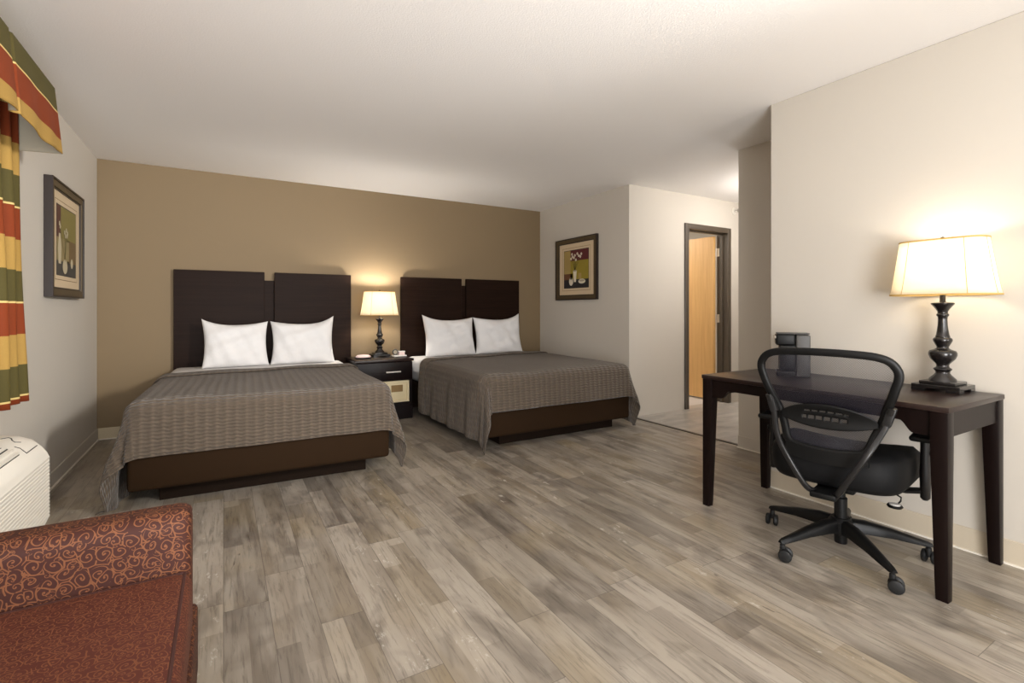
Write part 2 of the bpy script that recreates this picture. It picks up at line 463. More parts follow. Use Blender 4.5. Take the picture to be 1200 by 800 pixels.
sbox('wall_rear', M['wall'], XL - 0.12, XR, YR - 0.12, YR, 0, H)

def baseboard(name, m, x0, x1, y0, y1, cx, cy, h=0.10):
    """thin cove board; (cx,cy) is the direction into the room"""
    bm = bmesh.new(); box(bm, x0, x1, y0, y1, 0.0, h, bev=0.003, seg=1)
    if cx: 
        xx = x1 if cx > 0 else x0
        box(bm, xx - 0.001, xx + 0.008 * cx, y0, y1, 0, 0.008, mi=1) if cx > 0 else box(bm, xx - 0.008, xx + 0.001, y0, y1, 0, 0.008, mi=1)
    else:
        box(bm, x0, x1, y0 - 0.008, y0 + 0.001, 0, 0.008, mi=1) if cy < 0 else box(bm, x0, x1, y1 - 0.001, y1 + 0.008, 0, 0.008, mi=1)
    return struct(name, bm, [m, M['caulk']])
T = 0.008
baseboard('baseboard_back', M['base_back'], XL + T, XA - T, YB - T, YB, 0, -1)
baseboard('baseboard_left', M['wall'], XL, XL + T, YR, YB, 1, 0)
baseboard('baseboard_alcove', M['wall'], XA - T, XA, YD, YB - T, -1, 0)
baseboard('baseboard_right', M['base_wall'], XN - T, XN, YR, YN, -1, 0, 0.11)
baseboard('baseboard_recess', M['wall'], XR - T, XR, YN, YH, -1, 0)
bm = bmesh.new(); box(bm, 3.685, 3.72, YH, YD, 0.0, 0.006, bev=0.002, seg=1)
struct('trim_threshold', bm, simple('threshold_strip', rgb(70, 62, 54), 0.4))

# doorway: metal frame and open oak door
door = bpy.data.objects.new('door_1', None); COL.objects.link(door); door.location = (DX0, YD, 0); door['kind'] = 'structure'
bm = bmesh.new(); W = DX1 - DX0
for x0, x1 in ((-0.05, 0.0), (W, W + 0.05)):
    box(bm, x0, x1, -0.018, 0.0, 0, DZ + 0.05, bev=0.003, seg=1)
box(bm, -0.0, W, -0.018, 0.0, DZ, DZ + 0.05, bev=0.003, seg=1)
box(bm, -0.0, 0.012, -0.017, 0.138, 0, DZ, bev=0.002, seg=1); box(bm, W - 0.012, W, -0.017, 0.138, 0, DZ, bev=0.002, seg=1)
box(bm, 0.012, W - 0.012, -0.017, 0.138, DZ - 0.012, DZ, bev=0.002, seg=1)
box(bm, W - 0.028, W - 0.012, 0.05, 0.085, 0, DZ - 0.012); box(bm, 0.012, 0.028, 0.05, 0.085, 0, DZ - 0.012); box(bm, 0.028, W - 0.028, 0.05, 0.085, DZ - 0.028, DZ - 0.012)
finish('door_frame', bm, M['frame_brown'], door, smooth=False)
bm = bmesh.new(); box(bm, W - 0.062, W - 0.018, 0.15, 0.15 + 0.70, 0.02, DZ - 0.03, bev=0.003, seg=1)
leaf = finish('door_leaf', bm, M['oak'], door, smooth=False)
for z in (0.25, 1.02, 1.83):
    bm = bmesh.new(); box(bm, W - 0.017, W - 0.0125, 0.098, 0.15, z - 0.05, z + 0.05, bev=0.001, seg=1)
    lathe(bm, [(0, -0.05), (0.007, -0.05), (0.007, 0.05), (0, 0.05)], 12, (W - 0.022, 0.1445, z))
    finish('hinge', bm, M['nickel'], leaf)
bm = bmesh.new(); lathe(bm, [(0, 0), (0.028, 0), (0.026, 0.006), (0.012, 0.012), (0.012, 0.035), (0.026, 0.045), (0.028, 0.06), (0.018, 0.07), (0, 0.072)], 24)
finish('door_knob', bm, M['nickel'], leaf, loc=(W - 0.062, 0.79, 1.0), rot=(0, -PI / 2, 0))

# sidewall sprinkler head
bm = bmesh.new()
t = thing('fire_sprinkler', 'small chrome sprinkler head on the hall wall just right of the dark framed doorway', 'sprinkler', (5.385, YD, 2.33))
lathe(bm, [(0, 0.0), (0.045, 0.0), (0.042, 0.008), (0.02, 0.014), (0, 0.014)], 24)
finish('escutcheon', bm, M['ptac'], t, rot=(PI / 2, 0, 0))
bm = bmesh.new(); lathe(bm, [(0, 0.012), (0.013, 0.012), (0.013, 0.03), (0.008, 0.034), (0.008, 0.05), (0.022, 0.056), (0.022, 0.059), (0, 0.06)], 16)
for s in (-1, 1): tube(bm, [(0.012 * s, 0, 0.03), (0.018 * s, 0, 0.042), (0.012 * s, 0, 0.056)], 0.0028, 8)
finish('nozzle', bm, M['chrome'], t, rot=(PI / 2, 0, 0))

# ------------------------------------------------------------------ beds
def cloth_fn(W, L, top, y0l, y0r, side, foot, seed, pl=1.0, pr=1.0, kfold=0.30):
    Rr = 0.075; rnd = random.Random(seed); ph = [rnd.uniform(0, 6.28) for _ in range(8)]
    cx, cy = W / 2 - Rr, L - Rr
    def f(u, v, off=0.0):
        """u across (-(W/2+..)), v distance from bed head; returns point"""
        au = abs(u); a = max(0.0, au - cx); b = max(0.0, v - cy); sg = 1 if u >= 0 else -1
        r = math.hypot(a, b); ang = math.atan2(b, a) if r > 1e-6 else 0.0
        bx, by = min(au, cx), min(v, cy)
        arc = Rr * PI / 2
        if r < arc: out = Rr * math.sin(r / Rr) ; drop = Rr * (1 - math.cos(r / Rr))
        else:
            h = r - arc; out = Rr + 0.05 * h; drop = Rr + h
            amp = min(1.0, h / 0.25)
            if ang < 1e-4: out += amp * (0.010 * math.sin(v * 17 + ph[0]) + 0.007 * math.sin(v * 31 + ph[1])) + 0.008 * amp
            elif ang > PI / 2 - 1e-4: out += amp * (0.006 * math.sin(u * 9 + ph[2]) + 0.004 * math.sin(u * 21 + ph[3])) + 0.006 * amp
            else:
                d = math.degrees(ang)
                w = math.sin(2 * ang)
                fold = math.exp(-((d - 47) / 15) ** 2) + 0.45 * math.exp(-((d - 76) / 7) ** 2) + 0.35 * math.exp(-((d - 15) / 8) ** 2) - 0.25 * math.exp(-((d - 64) / 6) ** 2)
                edge = math.cos(ang) ** 2 * (0.010 * math.sin(v * 17 + ph[0]) + 0.007 * math.sin(v * 31 + ph[1])) + math.sin(ang) ** 2 * (0.006 * math.sin(u * 9 + ph[2]) + 0.004 * math.sin(u * 21 + ph[3]))
                out += amp * (edge + 0.008) + max(0.0, h) * kfold * fold * min(1, w * 1.6)
        if 0 < ang < PI / 2:
            pw = pr if u >= 0 else pl; bl = min(1.0, r / 0.2)
            th = ang + bl * ((PI / 2) * (ang / (PI / 2)) ** pw - ang)
        else: th = ang
        z = top - drop
        z += (0.006 * math.sin(u * 5 + ph[4]) * math.sin(v * 4 + ph[5]) + 0.003 * math.sin(u * 11 + v * 7 + ph[6])) * max(0, 1 - r / 0.1)
        if z < 0.012:
            out += (0.012 - z) * 0.5; z = 0.012
        x = sg * (bx + out * math.cos(th)); y = -(by + out * math.sin(th))
        if r < arc: nx = math.sin(r / Rr); nz = math.cos(r / Rr)
        else: nx, nz = 1.0, 0.0
        return Vector((x + sg * off * nx * math.cos(th), y - off * nx * math.sin(th), z + off * nz))
    return f

def cloth_mesh(f, W, L, y0l, y0r, side_l, side_r, foot, step=0.0165, off=0.0, vlen=None):
    bm = bmesh.new(); lay = bm.loops.layers.uv.verify()
    u0, u1 = -(W / 2 - 0.075 + side_l), (W / 2 - 0.075 + side_r)
    nu = int((u1 - u0) / step); rows = []
    vend = L - 0.075 + foot
    nv = int(((vlen if vlen else vend - (y0l + y0r) / 2)) / step)
    nv = max(nv, 4)
    for j in range(nv + 1):
        row = []
        for i in range(nu + 1):
            u = u0 + (u1 - u0) * i / nu
            s = (u - u0) / (u1 - u0)
            vs = y0l + (y0r - y0l) * s + 0.006 * math.sin(9 * u + 1)
            ve = vs + vlen if vlen else vend
            v = vs + (ve - vs) * j / nv
            # a slightly uneven hem
            row.append((bm.verts.new(f(u, v, off)), (u, v)))
        rows.append(row)
    for j in range(nv):
        for i in range(nu):
            q = (rows[j][i], rows[j + 1][i], rows[j + 1][i + 1], rows[j][i + 1])
            fc = bm.faces.new([a[0] for a in q])
            for l, a in zip(fc.loops, q): l[lay].uv = a[1]
    return bm

def pillow_mesh(w, h, t, seed, ears):
    rnd = random.Random(seed); bm = bmesh.new(); nu, nv = 40, 32
    p = [rnd.uniform(0, 6.28) for _ in range(6)]
    ear = [0, 0, ears[0], ears[1]]
    def pt(i, j, s):
        u = -1 + 2 * i / nu; v = -1 + 2 * j / nv
        u = math.sin(u * PI / 2); v = math.sin(v * PI / 2)
        x = w / 2 * u * (1 - 0.085 * (1 - v * v)); z = h / 2 * v * (1 - (0.16 if v > 0 else 0.0) * (1 - u * u))
        k = (0 if u < 0 else 1) + (0 if v < 0 else 2)
        z += ear[k] * abs(u) ** 3 * max(0, v) ** 3
        b = max(0.0, (1 - u ** 4) * (1 - v ** 4)) ** 0.5
        y = s * t / 2 * b + b * (0.009 * math.sin(5 * u + 3 * v + p[0]) + 0.007 * math.sin(9 * v - 4 * u + p[1]) + 0.005 * math.sin(14 * u + 5 * v + p[2])) 
        return Vector((x, y, z))
    grids = []
    for s in (-1, 1):
        grids.append([[bm.verts.new(pt(i, j, s)) for i in range(nu + 1)] for j in range(nv + 1)])
    for gi, g in enumerate(grids):
        for j in range(nv):
            for i in range(nu):
                q = (g[j][i], g[j][i + 1], g[j + 1][i + 1], g[j + 1][i])
                bm.faces.new(q if gi == 0 else q[::-1])
    bmesh.ops.remove_doubles(bm, verts=bm.verts[:], dist=1e-4)
    return bm

def make_bed(label, cov_label, loc, rotz, W, L, plinth, y0l, y0r, sides, foot, seed, kfold, pp):
    b = thing('bed', label, 'bed', loc, rotz)
    bm = bmesh.new(); x0, x1, yf = plinth; box(bm, x0, x1, yf, -0.06, 0.0, 0.105, bev=0.003, seg=1)
    finish('plinth', bm, M['plinth'], b)
    bm = bmesh.new(); box(bm, -W / 2, W / 2, -L, 0, 0.105, 0.355, bev=0.025, seg=3)
    finish('box_spring', bm, M['skirt'], b)
    bm = bmesh.new(); box(bm, -W / 2 + 0.005, W / 2 - 0.005, -L + 0.005, -0.005, 0.355, 0.605, bev=0.055, seg=4)
    finish('mattress', bm, M['linen'], b)
    f = cloth_fn(W + 0.03, L + 0.015, 0.613, y0l, y0r, 0, foot, seed, pl=pp[0], pr=pp[1], kfold=kfold)
    c = finish('coverlet', cloth_mesh(f, W + 0.03, L + 0.015, y0l, y0r, sides[0], sides[1], foot), M['coverlet'], loc=loc, rot=(0, 0, rotz), sharp=80)
    s = c.modifiers.new('thick', 'SOLIDIFY'); s.thickness = 0.006; s.offset = 1
    tag(c, cov_label, 'bedspread')
    e = finish('turned_edge', cloth_mesh(f, W + 0.03, L + 0.015, y0l - 0.012, y0r - 0.012, sides[0] - 0.004, sides[1] - 0.004, foot, off=0.016, vlen=0.17), M['coverlet'], c, sharp=80)
    s = e.modifiers.new('thick', 'SOLIDIFY'); s.thickness = 0.009; s.offset = -0.2
    return b

B1, B2 = (0.335, 5.385, 0), (2.545, 5.385, 0)
make_bed('bed nearest the striped curtain, white mattress on a dark brown box base', 'taupe ribbed bedspread on the bed nearest the striped curtain',
         B1, R(-2.0), 1.47, 1.97, (-0.60, 0.60, -1.83), 0.74, 0.60, (0.66, 0.55), 0.35, 3, 0.22, (1.8, 2.4))
make_bed('bed in the alcove corner below the vase picture, on a brown box base', 'taupe ribbed bedspread on the bed in the alcove corner',
         B2, 0.0, 1.56, 1.925, (-0.55, 0.70, -1.77), 0.62, 0.34, (0.56, 0.60), 0.34, 11, 0.26, (0.42, 2.4))

def pillow(x, y, w, h, lean, rz, label, seed, ears, z0=0.603):
    t = 0.15
    o = finish('pillow', pillow_mesh(w, h, t, seed, ears), M['linen'], sharp=80)
    o.rotation_euler = (R(-lean), 0, R(rz))
    o.location = (x, y, z0 + h / 2 * math.cos(R(lean)) + 0.004)
    tag(o, label, 'pillow', 'white pillows propped on the headboards')
pillow(0.10, 5.20, 0.54, 0.42, 12, 3, 'white pillow on the bed nearest the curtain, left of its pair', 21, (0.03, 0.0))
pillow(0.675, 5.21, 0.58, 0.42, 12, -3, 'white pillow on the bed nearest the curtain, the one beside the nightstand', 22, (0.0, 0.05))
pillow(2.225, 5.20, 0.63, 0.44, 12, 2, 'white pillow on the alcove bed, the one beside the nightstand', 23, (0.035, 0.0))
pillow(2.865, 5.22, 0.63, 0.44, 12, -2, 'white pillow on the alcove bed, the one nearer the alcove side wall', 24, (0.0, 0.045))

def headboard(x0, x1, gap, label):
    cx = (x0 + x1) / 2; t = thing('headboard', label, 'headboard', (cx, YB, 0))
    hw = (x1 - x0) / 2
    bm = bmesh.new(); box(bm, -hw, -gap / 2, -0.055, -0.021, 0.30, 1.50, bev=0.003, seg=1); finish('panel', bm, M['headboard'], t)
    bm = bmesh.new(); box(bm, gap / 2, hw, -0.055, -0.021, 0.30, 1.50, bev=0.003, seg=1); finish('panel', bm, M['headboard'], t)
    bm = bmesh.new(); box(bm, -hw + 0.12, hw - 0.12, -0.02, -0.001, 0.0, 1.42, bev=0.002, seg=1); finish('backing_board', bm, M['headboard'], t)
headboard(-0.395, 1.185, 0.09, 'dark espresso two panel headboard behind the bed nearest the striped curtain')
headboard(1.736, 3.30, 0.06, 'dark espresso two panel headboard behind the bed in the alcove corner')

# ------------------------------------------------------------------ nightstand
NX0, NX1, NYF, NYB, NZ = 1.13, 1.70, 4.95, 5.42, 0.622
t = thing('nightstand', 'dark espresso nightstand between the two beds with a bar handled drawer', 'nightstand', ((NX0 + NX1) / 2, (NYF + NYB) / 2, 0))
w2, d2 = (NX1 - NX0) / 2, (NYB - NYF) / 2
bm = bmesh.new()
box(bm, -w2, -w2 + 0.025, -d2 + 0.012, d2, 0.03, NZ - 0.025); box(bm, w2 - 0.025, w2, -d2 + 0.012, d2, 0.03, NZ - 0.025)
box(bm, -w2 + 0.025, w2 - 0.025, d2 - 0.015, d2, 0.05, NZ - 0.025)
box(bm, -w2 + 0.025, w2 - 0.025, -d2 + 0.015, d2 - 0.015, 0.145, 0.175); box(bm, -w2 + 0.025, w2 - 0.025, -d2 + 0.015, d2 - 0.015, 0.40, 0.42)
box(bm, -w2 - 0.005, w2 + 0.005, -d2 + 0.008, d2, 0.0, 0.145, bev=0.003, seg=1)
finish('carcass', bm, M['espresso_v'], t)
bm = bmesh.new(); box(bm, -w2 - 0.012, w2 + 0.012, -d2 - 0.01, d2 + 0.005, NZ - 0.025, NZ, bev=0.005); finish('top', bm, M['espresso'], t)
bm = bmesh.new(); box(bm, -w2 + 0.003, w2 - 0.003, -d2 - 0.006, -d2 + 0.012, 0.408, NZ - 0.03, bev=0.003)
dr = finish('drawer', bm, M['espresso_v'], t)
bm = bmesh.new(); tube(bm, [(-0.075, -d2 - 0.03, 0.495), (0.075, -d2 - 0.03, 0.495)], 0.009, 12)
for s in (-1, 1): tube(bm, [(0.06 * s, -d2 - 0.004, 0.495), (0.06 * s, -d2 - 0.03, 0.495)], 0.006, 10)
finish('handle', bm, M['nickel'], dr, loc=(0.075, 0, 0))
# cream fronted box in the open bay
t = thing('cream_safe_box', 'cream fronted box with a brown plaque in the nightstand bay', 'box', ((NX0 + NX1) / 2, NYF + 0.02, 0.176))
bm = bmesh.new(); box(bm, -w2 + 0.03, w2 - 0.03, 0.012, 0.36, 0, 0.22, bev=0.004); finish('body', bm, M['cream_panel'], t)
bm = bmesh.new()
for b in ((-w2 + 0.03, w2 - 0.03, 0.0, 0.022), (-w2 + 0.03, w2 - 0.03, 0.198, 0.22), (-w2 + 0.03, -w2 + 0.052, 0.022, 0.198), (w2 - 0.052, w2 - 0.03, 0.022, 0.198)):
    box(bm, b[0], b[1], -0.006, 0.013, b[2], b[3], bev=0.003, seg=1)
finish('front_rim', bm, M['cream_panel'], t)
bm = bmesh.new(); box(bm, 0.07, 0.19, 0.006, 0.014, 0.105, 0.175, bev=0.002, seg=1); finish('plaque', bm, M['plaque'], t)

# things on the nightstand
t = thing('alarm_clock', 'low oval alarm clock with a pale pink top at the left end of the nightstand', 'clock', (1.245, 5.17, NZ))
bm = bmesh.new(); lathe(bm, [(0, 0), (0.05, 0), (0.062, 0.008), (0.062, 0.014), (0, 0.016)], 32)
for v in bm.verts: v.co.x *= 1.35
finish('base', bm, M['black_plastic'], t)
bm = bmesh.new(); lathe(bm, [(0, 0.015), (0.06, 0.015), (0.058, 0.026), (0.045, 0.038), (0.02, 0.042), (0, 0.042)], 32)
for v in bm.verts: v.co.x *= 1.3
finish('top_cover', bm, M['pale_pink'], t)
bm = bmesh.new(); box(bm, -0.022, 0.022, -0.065, 0.065, 0, 0.02, bev=0.005)
t = thing('remote_control', 'small black remote control lying behind the bedside lamp', 'remote', (1.325, 5.34, NZ), R(0))
finish('body', bm, M['black_plastic'], t)
bm = bmesh.new()
for i in range(2):
    for j in range(5): box(bm, -0.012 + i * 0.016, -0.004 + i * 0.016, -0.05 + j * 0.02, -0.04 + j * 0.02, 0.0195, 0.022, bev=0.001, seg=1)
finish('keypad', bm, M['dark_grey'], t)
t = thing('notepad', 'pale notepad lying flat on the nightstand right of the lamp', 'notepad', (1.632, 5.19, NZ), R(4))
bm = bmesh.new(); box(bm, -0.072, 0.072, -0.05, 0.05, 0.0, 0.006, bev=0.002, seg=1); finish('backing_card', bm, M['dark_grey'], t)
bm = bmesh.new(); box(bm, -0.069, 0.069, -0.047, 0.047, 0.006, 0.018, bev=0.002, seg=1); finish('sheets', bm, M['paper'], t)
t = thing('desk_clock', 'small dark grey rounded clock standing on the pale notepad', 'clock', (1.592, 5.20, NZ + 0.0185), R(-10))
bm = bmesh.new(); lathe(bm, [(0, -0.018), (0.022, -0.018), (0.03, -0.01), (0.03, 0.01), (0.024, 0.018), (0, 0.018)], 32)
bmesh.ops.rotate(bm, verts=bm.verts[:], cent=(0, 0, 0), matrix=Matrix.Rotation(PI / 2, 3, 'X')); bmesh.ops.translate(bm, verts=bm.verts[:], vec=(0, 0, 0.034))
box(bm, -0.018, 0.018, -0.014, 0.014, 0.0, 0.012, bev=0.003, seg=1)
finish('case', bm, M['dark_grey'], t)
bm = bmesh.new(); lathe(bm, [(0, 0), (0.02, 0), (0.02, 0.0015), (0, 0.0015)], 24); bmesh.ops.rotate(bm, verts=bm.verts[:], cent=(0, 0, 0), matrix=Matrix.Rotation(PI / 2, 3, 'X')); bmesh.ops.translate(bm, verts=bm.verts[:], vec=(0, -0.0178, 0.034))
finish('dial', bm, M['lining'], t)
t = thing('small_box', 'little pale pink box with a white lid on the notepad beside the lamp', 'box', (1.660, 5.20, NZ + 0.0185), R(6))
bm = bmesh.new(); box(bm, -0.032, 0.032, -0.022, 0.022, 0.0, 0.03, bev=0.004); finish('body', bm, M['pale_pink'], t)
bm = bmesh.new(); box(bm, -0.036, 0.036, -0.026, 0.026, 0.03, 0.042, bev=0.004); finish('lid', bm, M['paper'], t)

# ------------------------------------------------------------------ lamps
def make_lamp(label, loc, rotz):
    t = thing('table_lamp', label, 'lamp', loc, rotz)
    bm = bmesh.new()
    s = 0.09
    for sx in (-1, 1):
        for sy in (-1, 1):
            box(bm, min(sx * s, sx * (s - 0.05)), max(sx * s, sx * (s - 0.05)), min(sy * s, sy * (s - 0.05)), max(sy * s, sy * (s - 0.05)), 0, 0.013, bev=0.001, seg=1)
    box(bm, -s, s, -s, s, 0.012, 0.030, bev=0.002, seg=1); box(bm, -0.068, 0.068, -0.068, 0.068, 0.030, 0.044, bev=0.003)
    finish('base', bm, M['bronze'], t)
    bm = bmesh.new()
    prof = [(0, 0.014), (0.05, 0.014), (0.047, 0.024), (0.03, 0.042), (0.025, 0.05), (0.027, 0.058), (0.031, 0.062), (0.033, 0.066), (0.031, 0.07), (0.024, 0.074), (0.022, 0.082), (0.025, 0.09),
            (0.034, 0.1), (0.044, 0.112), (0.050, 0.128), (0.050, 0.138), (0.046, 0.147), (0.032, 0.152), (0.022, 0.158), (0.021, 0.164), (0.026, 0.174), (0.031, 0.184), (0.0335, 0.19), (0.0345, 0.196), (0.032, 0.202), (0.026, 0.206), (0.0255, 0.212),
            (0.0235, 0.216), (0.0205, 0.235), (0.0175, 0.26), (0.0165, 0.285), (0.0175, 0.296), (0.0215, 0.301), (0.0225, 0.305), (0.0215, 0.309), (0.018, 0.312), (0.0185, 0.32), (0.024, 0.33), (0.034, 0.344), (0.041, 0.352), (0.0415, 0.357), (0.036, 0.36), (0.012, 0.362), (0.0105, 0.366), (0.0105, 0.405), (0.016, 0.408), (0.016, 0.45), (0, 0.452)]
    prof = [(r_ * 1.05, z_ * 1.06 + 0.029) for r_, z_ in prof]
    lathe(bm, prof, 40)
    finish('stem', bm, M['bronze'], t, sharp=50)
    bm = bmesh.new(); lathe(bm, [(0, 0.508), (0.012, 0.508), (0.014, 0.52), (0.027, 0.55), (0.029, 0.57), (0.022, 0.592), (0, 0.60)], 20)
    finish('bulb', bm, M['bulb'], t)
    def ring(b, d, c, z):
        pts = [(b, d - c), (b - c, d), (-b + c, d), (-b, d - c), (-b, -d + c), (-b + c, -d), (b - c, -d), (b, -d + c)]
        out = []
        for i in range(8):
            p, q = Vector(pts[i]), Vector(pts[(i + 1) % 8])
            n = 4 if i % 2 == 0 else 6
            nr = Vector((q.y - p.y, p.x - q.x)).normalized()
            for k in range(n):
                m_ = p.lerp(q, k / n) + nr * (0.016 if i % 2 == 0 else 0.004) * math.sin(PI * k / n)
                out.append((m_.x, m_.y, z))
        return out
    z0, z1 = 0.446, 0.700; rings = []
    for k in range(9):
        s_ = k / 8; bb = 0.200 + (0.160 - 0.200) * (s_ ** 0.85); dd = 0.108 + (0.082 - 0.108) * (s_ ** 0.85); rings.append(ring(bb, dd, dd * 0.72, z0 + (z1 - z0) * s_))
    bm = bmesh.new(); loft(bm, rings, cap=False)
    sh = finish('shade', bm, M['shade'], t, sharp=30)
    md = sh.modifiers.new('thick', 'SOLIDIFY'); md.thickness = 0.0016; md.offset = -1
    bm = bmesh.new()
    tube(bm, rings[0], 0.0035, 8, closed=True, up=(0, 0, 1)); tube(bm, rings[-1], 0.0035, 8, closed=True, up=(0, 0, 1))
    idx = []; a = 0
    for i in range(8): idx.append(a); a += 4 if i % 2 == 0 else 6
    for i in idx: tube(bm, [Vector(r[i]) * 1.0 for r in rings], 0.0014, 6, up=(1, 0.3, 0))
    finish('shade_trim', bm, M['cord'], sh)
    bm = bmesh.new()
    for s in (-1, 1): tube(bm, [(0.012 * s, 0, 0.51), (0.045 * s, 0, 0.55), (0.05 * s, 0, 0.61), (0.025 * s, 0, 0.685), (0, 0, 0.695)], 0.002, 6, up=(0, 1, 0))
    for x_, y_ in ((0.158, 0), (-0.158, 0), (0, 0.08), (0, -0.08)): tube(bm, [(0, 0, 0.692), (x_, y_, 0.692)], 0.0015, 6)
    finish('harp', bm, M['nickel'], t)
    bm = bmesh.new(); lathe(bm, [(0, 0.694), (0.006, 0.695), (0.004, 0.70), (0.009, 0.708), (0.007, 0.716), (0, 0.72)], 16); finish('finial', bm, M['bronze'], t)
    return t
LD, LN = (2.905, 0.968, 0.7555), (1.455, 5.31, NZ + 0.0005)
lamp1 = make_lamp('table lamp with a cream paneled shade on the writing desk', LD, R(90))
dup(lamp1, LN, R(0), 'table lamp with a cream paneled shade on the nightstand between the beds')
def point(name, loc, e, col, r):
    l = bpy.data.lights.new(name, 'POINT'); l.energy = e; l.color = col; l.shadow_soft_size = r
    o = bpy.data.objects.new(name, l); COL.objects.link(o); o.location = loc; return o
def area(name, loc, target, e, sx, sy, col):
    l = bpy.data.lights.new(name, 'AREA'); l.energy = e; l.color = col; l.shape = 'RECTANGLE'; l.size = sx; l.size_y = sy
    o = bpy.data.objects.new(name, l); COL.objects.link(o); o.location = loc
    o.rotation_euler = (Vector(target) - Vector(loc)).to_track_quat('-Z', 'Y').to_euler(); return o
WARM = (1.0, 0.91, 0.8)
point('desk_lamp_light', (LD[0], LD[1], LD[2] + 0.625), 2.8, (1.0, 0.93, 0.84), 0.03)
point('bedside_lamp_light', (LN[0], LN[1], LN[2] + 0.625), 25, (1.0, 0.94, 0.86), 0.03)
point('hall_light', (4.95, 2.78, 2.2), 26, (1, 0.97, 0.95), 0.15)
point('bathroom_light', (4.6, 5.2, 2.2), 30, (1, 0.94, 0.86), 0.12)
area('rear_fill_light', (1.9, YR + 0.05, 1.35), (0.2, 3.0, 1.6), 105, 2.0, 2.1, (0.97, 0.985, 1.0))  # added fill light behind the camera; the rear wall has no window
area('ceiling_bounce_fill', (-0.1, -1.9, 1.0), (0.4, 1.8, 2.44), 150, 1.6, 2.0, (0.98, 0.985, 1.0))  # added unseen fill, aimed at the ceiling to lift the whole room
def spot(name, loc, target, e, ang, col, r):
    l = bpy.data.lights.new(name, 'SPOT'); l.energy = e; l.color = col; l.spot_size = R(ang); l.spot_blend = 1.0; l.shadow_soft_size = r
    o = bpy.data.objects.new(name, l); COL.objects.link(o); o.location = loc
    o.rotation_euler = (Vector(target) - Vector(loc)).to_track_quat('-Z', 'Y').to_euler(); return o
spot('left_wall_fill_spot', (2.7, -0.8, 2.15), (-0.95, 4.1, 1.55), 620, 62, (1, 0.975, 0.94), 0.25)  # added spot to brighten the left wall; no fixture hangs here

# ------------------------------------------------------------------ desk
DXa, DXb, DYa, DYb, DT = 2.405, 3.005, 0.785, 1.91, 0.755
t = thing('writing_desk', 'dark espresso writing desk with tapered legs against the right wall', 'desk', ((DXa + DXb) / 2, (DYa + DYb) / 2, 0))
hx, hy = (DXb - DXa) / 2, (DYb - DYa) / 2
bm = bmesh.new(); box(bm, -hx - 0.004, hx, -hy - 0.004, hy + 0.004, DT - 0.022, DT, bev=0.003); finish('desktop', bm, M['espresso'], t)
def apron_long(x0, x1):
    zt, zl, zm = DT - 0.022, 0.632, 0.678; y1 = hy - 0.055
    pts = [(-y1, zt), (y1, zt), (y1, zl), (y1 - 0.06, zl)]
    for k in range(1, 9): 
        s = k / 8; pts.append((y1 - 0.06 - 0.05 * s, zl + (zm - zl) * (0.5 - 0.5 * math.cos(PI * s))))
    for k in range(0, 9):
        s = 1 - k / 8; pts.append((-y1 + 0.06 + 0.05 * s, zl + (zm - zl) * (0.5 - 0.5 * math.cos(PI * s))))
    pts.append((-y1, zl))
    bm = bmesh.new(); prism(bm, pts, 'x', x0, x1); return bm
finish('front_apron', apron_long(-hx + 0.012, -hx + 0.034), M['espresso_v'], t, sharp=20)
finish('back_apron', apron_long(hx - 0.034, hx - 0.012), M['espresso_v'], t, sharp=20)
for s in (-1, 1):
    bm = bmesh.new(); y = s * (hy - 0.02); box(bm, -hx + 0.062, hx - 0.012, y - 0.012, y + 0.012, 0.632, DT - 0.022, bev=0.002, seg=1); finish('side_apron', bm, M['espresso_v'], t)
for sx in (-1, 1):
    for sy in (-1, 1):
        bm = bmesh.new(); ox, oy = sx * hx, sy * hy
        def q(s, z):
            a = (ox, oy); b = (ox - sx * s, oy - sy * s)
            if sx > 0: a = (ox - 0.002, oy); b = (ox - 0.002 - s, b[1])
            pts = [(a[0], a[1], z), (b[0], a[1], z), (b[0], b[1], z), (a[0], b[1], z)]
            return pts if sx * sy > 0 else pts[::-1]
        loft(bm, [q(0.04, 0.0), q(0.042, 0.03), q(0.058, 0.60), q(0.058, DT - 0.022)])
        bmesh.ops.recalc_face_normals(bm, faces=bm.faces[:])
        bmesh.ops.bevel(bm, geom=[e for e in bm.edges if abs((e.verts[0].co - e.verts[1].co).normalized().z) > 0.5], offset=0.003, segments=2, profile=0.5, affect='EDGES')
        finish('leg', bm, M['espresso_v'], t)

# coffee maker on the desk
t = thing('coffee_maker', 'black single serve coffee maker on the writing desk behind the mesh chair', 'coffee maker', (2.80, 1.615, DT), R(125))
bm = bmesh.new(); box(bm, -0.085, -0.015, -0.055, 0.055, 0.0, 0.235, bev=0.008, seg=3); finish('water_tank', bm, M['dark_grey'], t)
bm = bmesh.new(); box(bm, -0.012, 0.085, -0.055, 0.055, 0.175, 0.238, bev=0.01, seg=3); box(bm, -0.02, 0.05, -0.045, 0.045, 0.14, 0.178, bev=0.006); lathe(bm, [(0, -0.02), (0.01, -0.02), (0.016, 0), (0, 0)], 16, (0.035, 0, 0.142)); finish('brew_head', bm, M['black_plastic'], t)
bm = bmesh.new(); box(bm, 0.02, 0.092, -0.05, 0.05, 0.212, 0.228, bev=0.005); finish('handle', bm, M['nickel'], t)
bm = bmesh.new(); box(bm, -0.015, 0.08, -0.052, 0.052, 0.0, 0.03, bev=0.006); finish('drip_tray', bm, M['black_plastic'], t)
bm = bmesh.new(); box(bm, -0.014, 0.066, -0.05, 0.05, 0.031, 0.174, bev=0.006); finish('front_panel', bm, M['black_plastic'], t)
bm = bmesh.new(); box(bm, -0.083, 0.08, -0.052, 0.052, 0.2385, 0.245, bev=0.003); finish('lid', bm, M['dark_grey'], t)

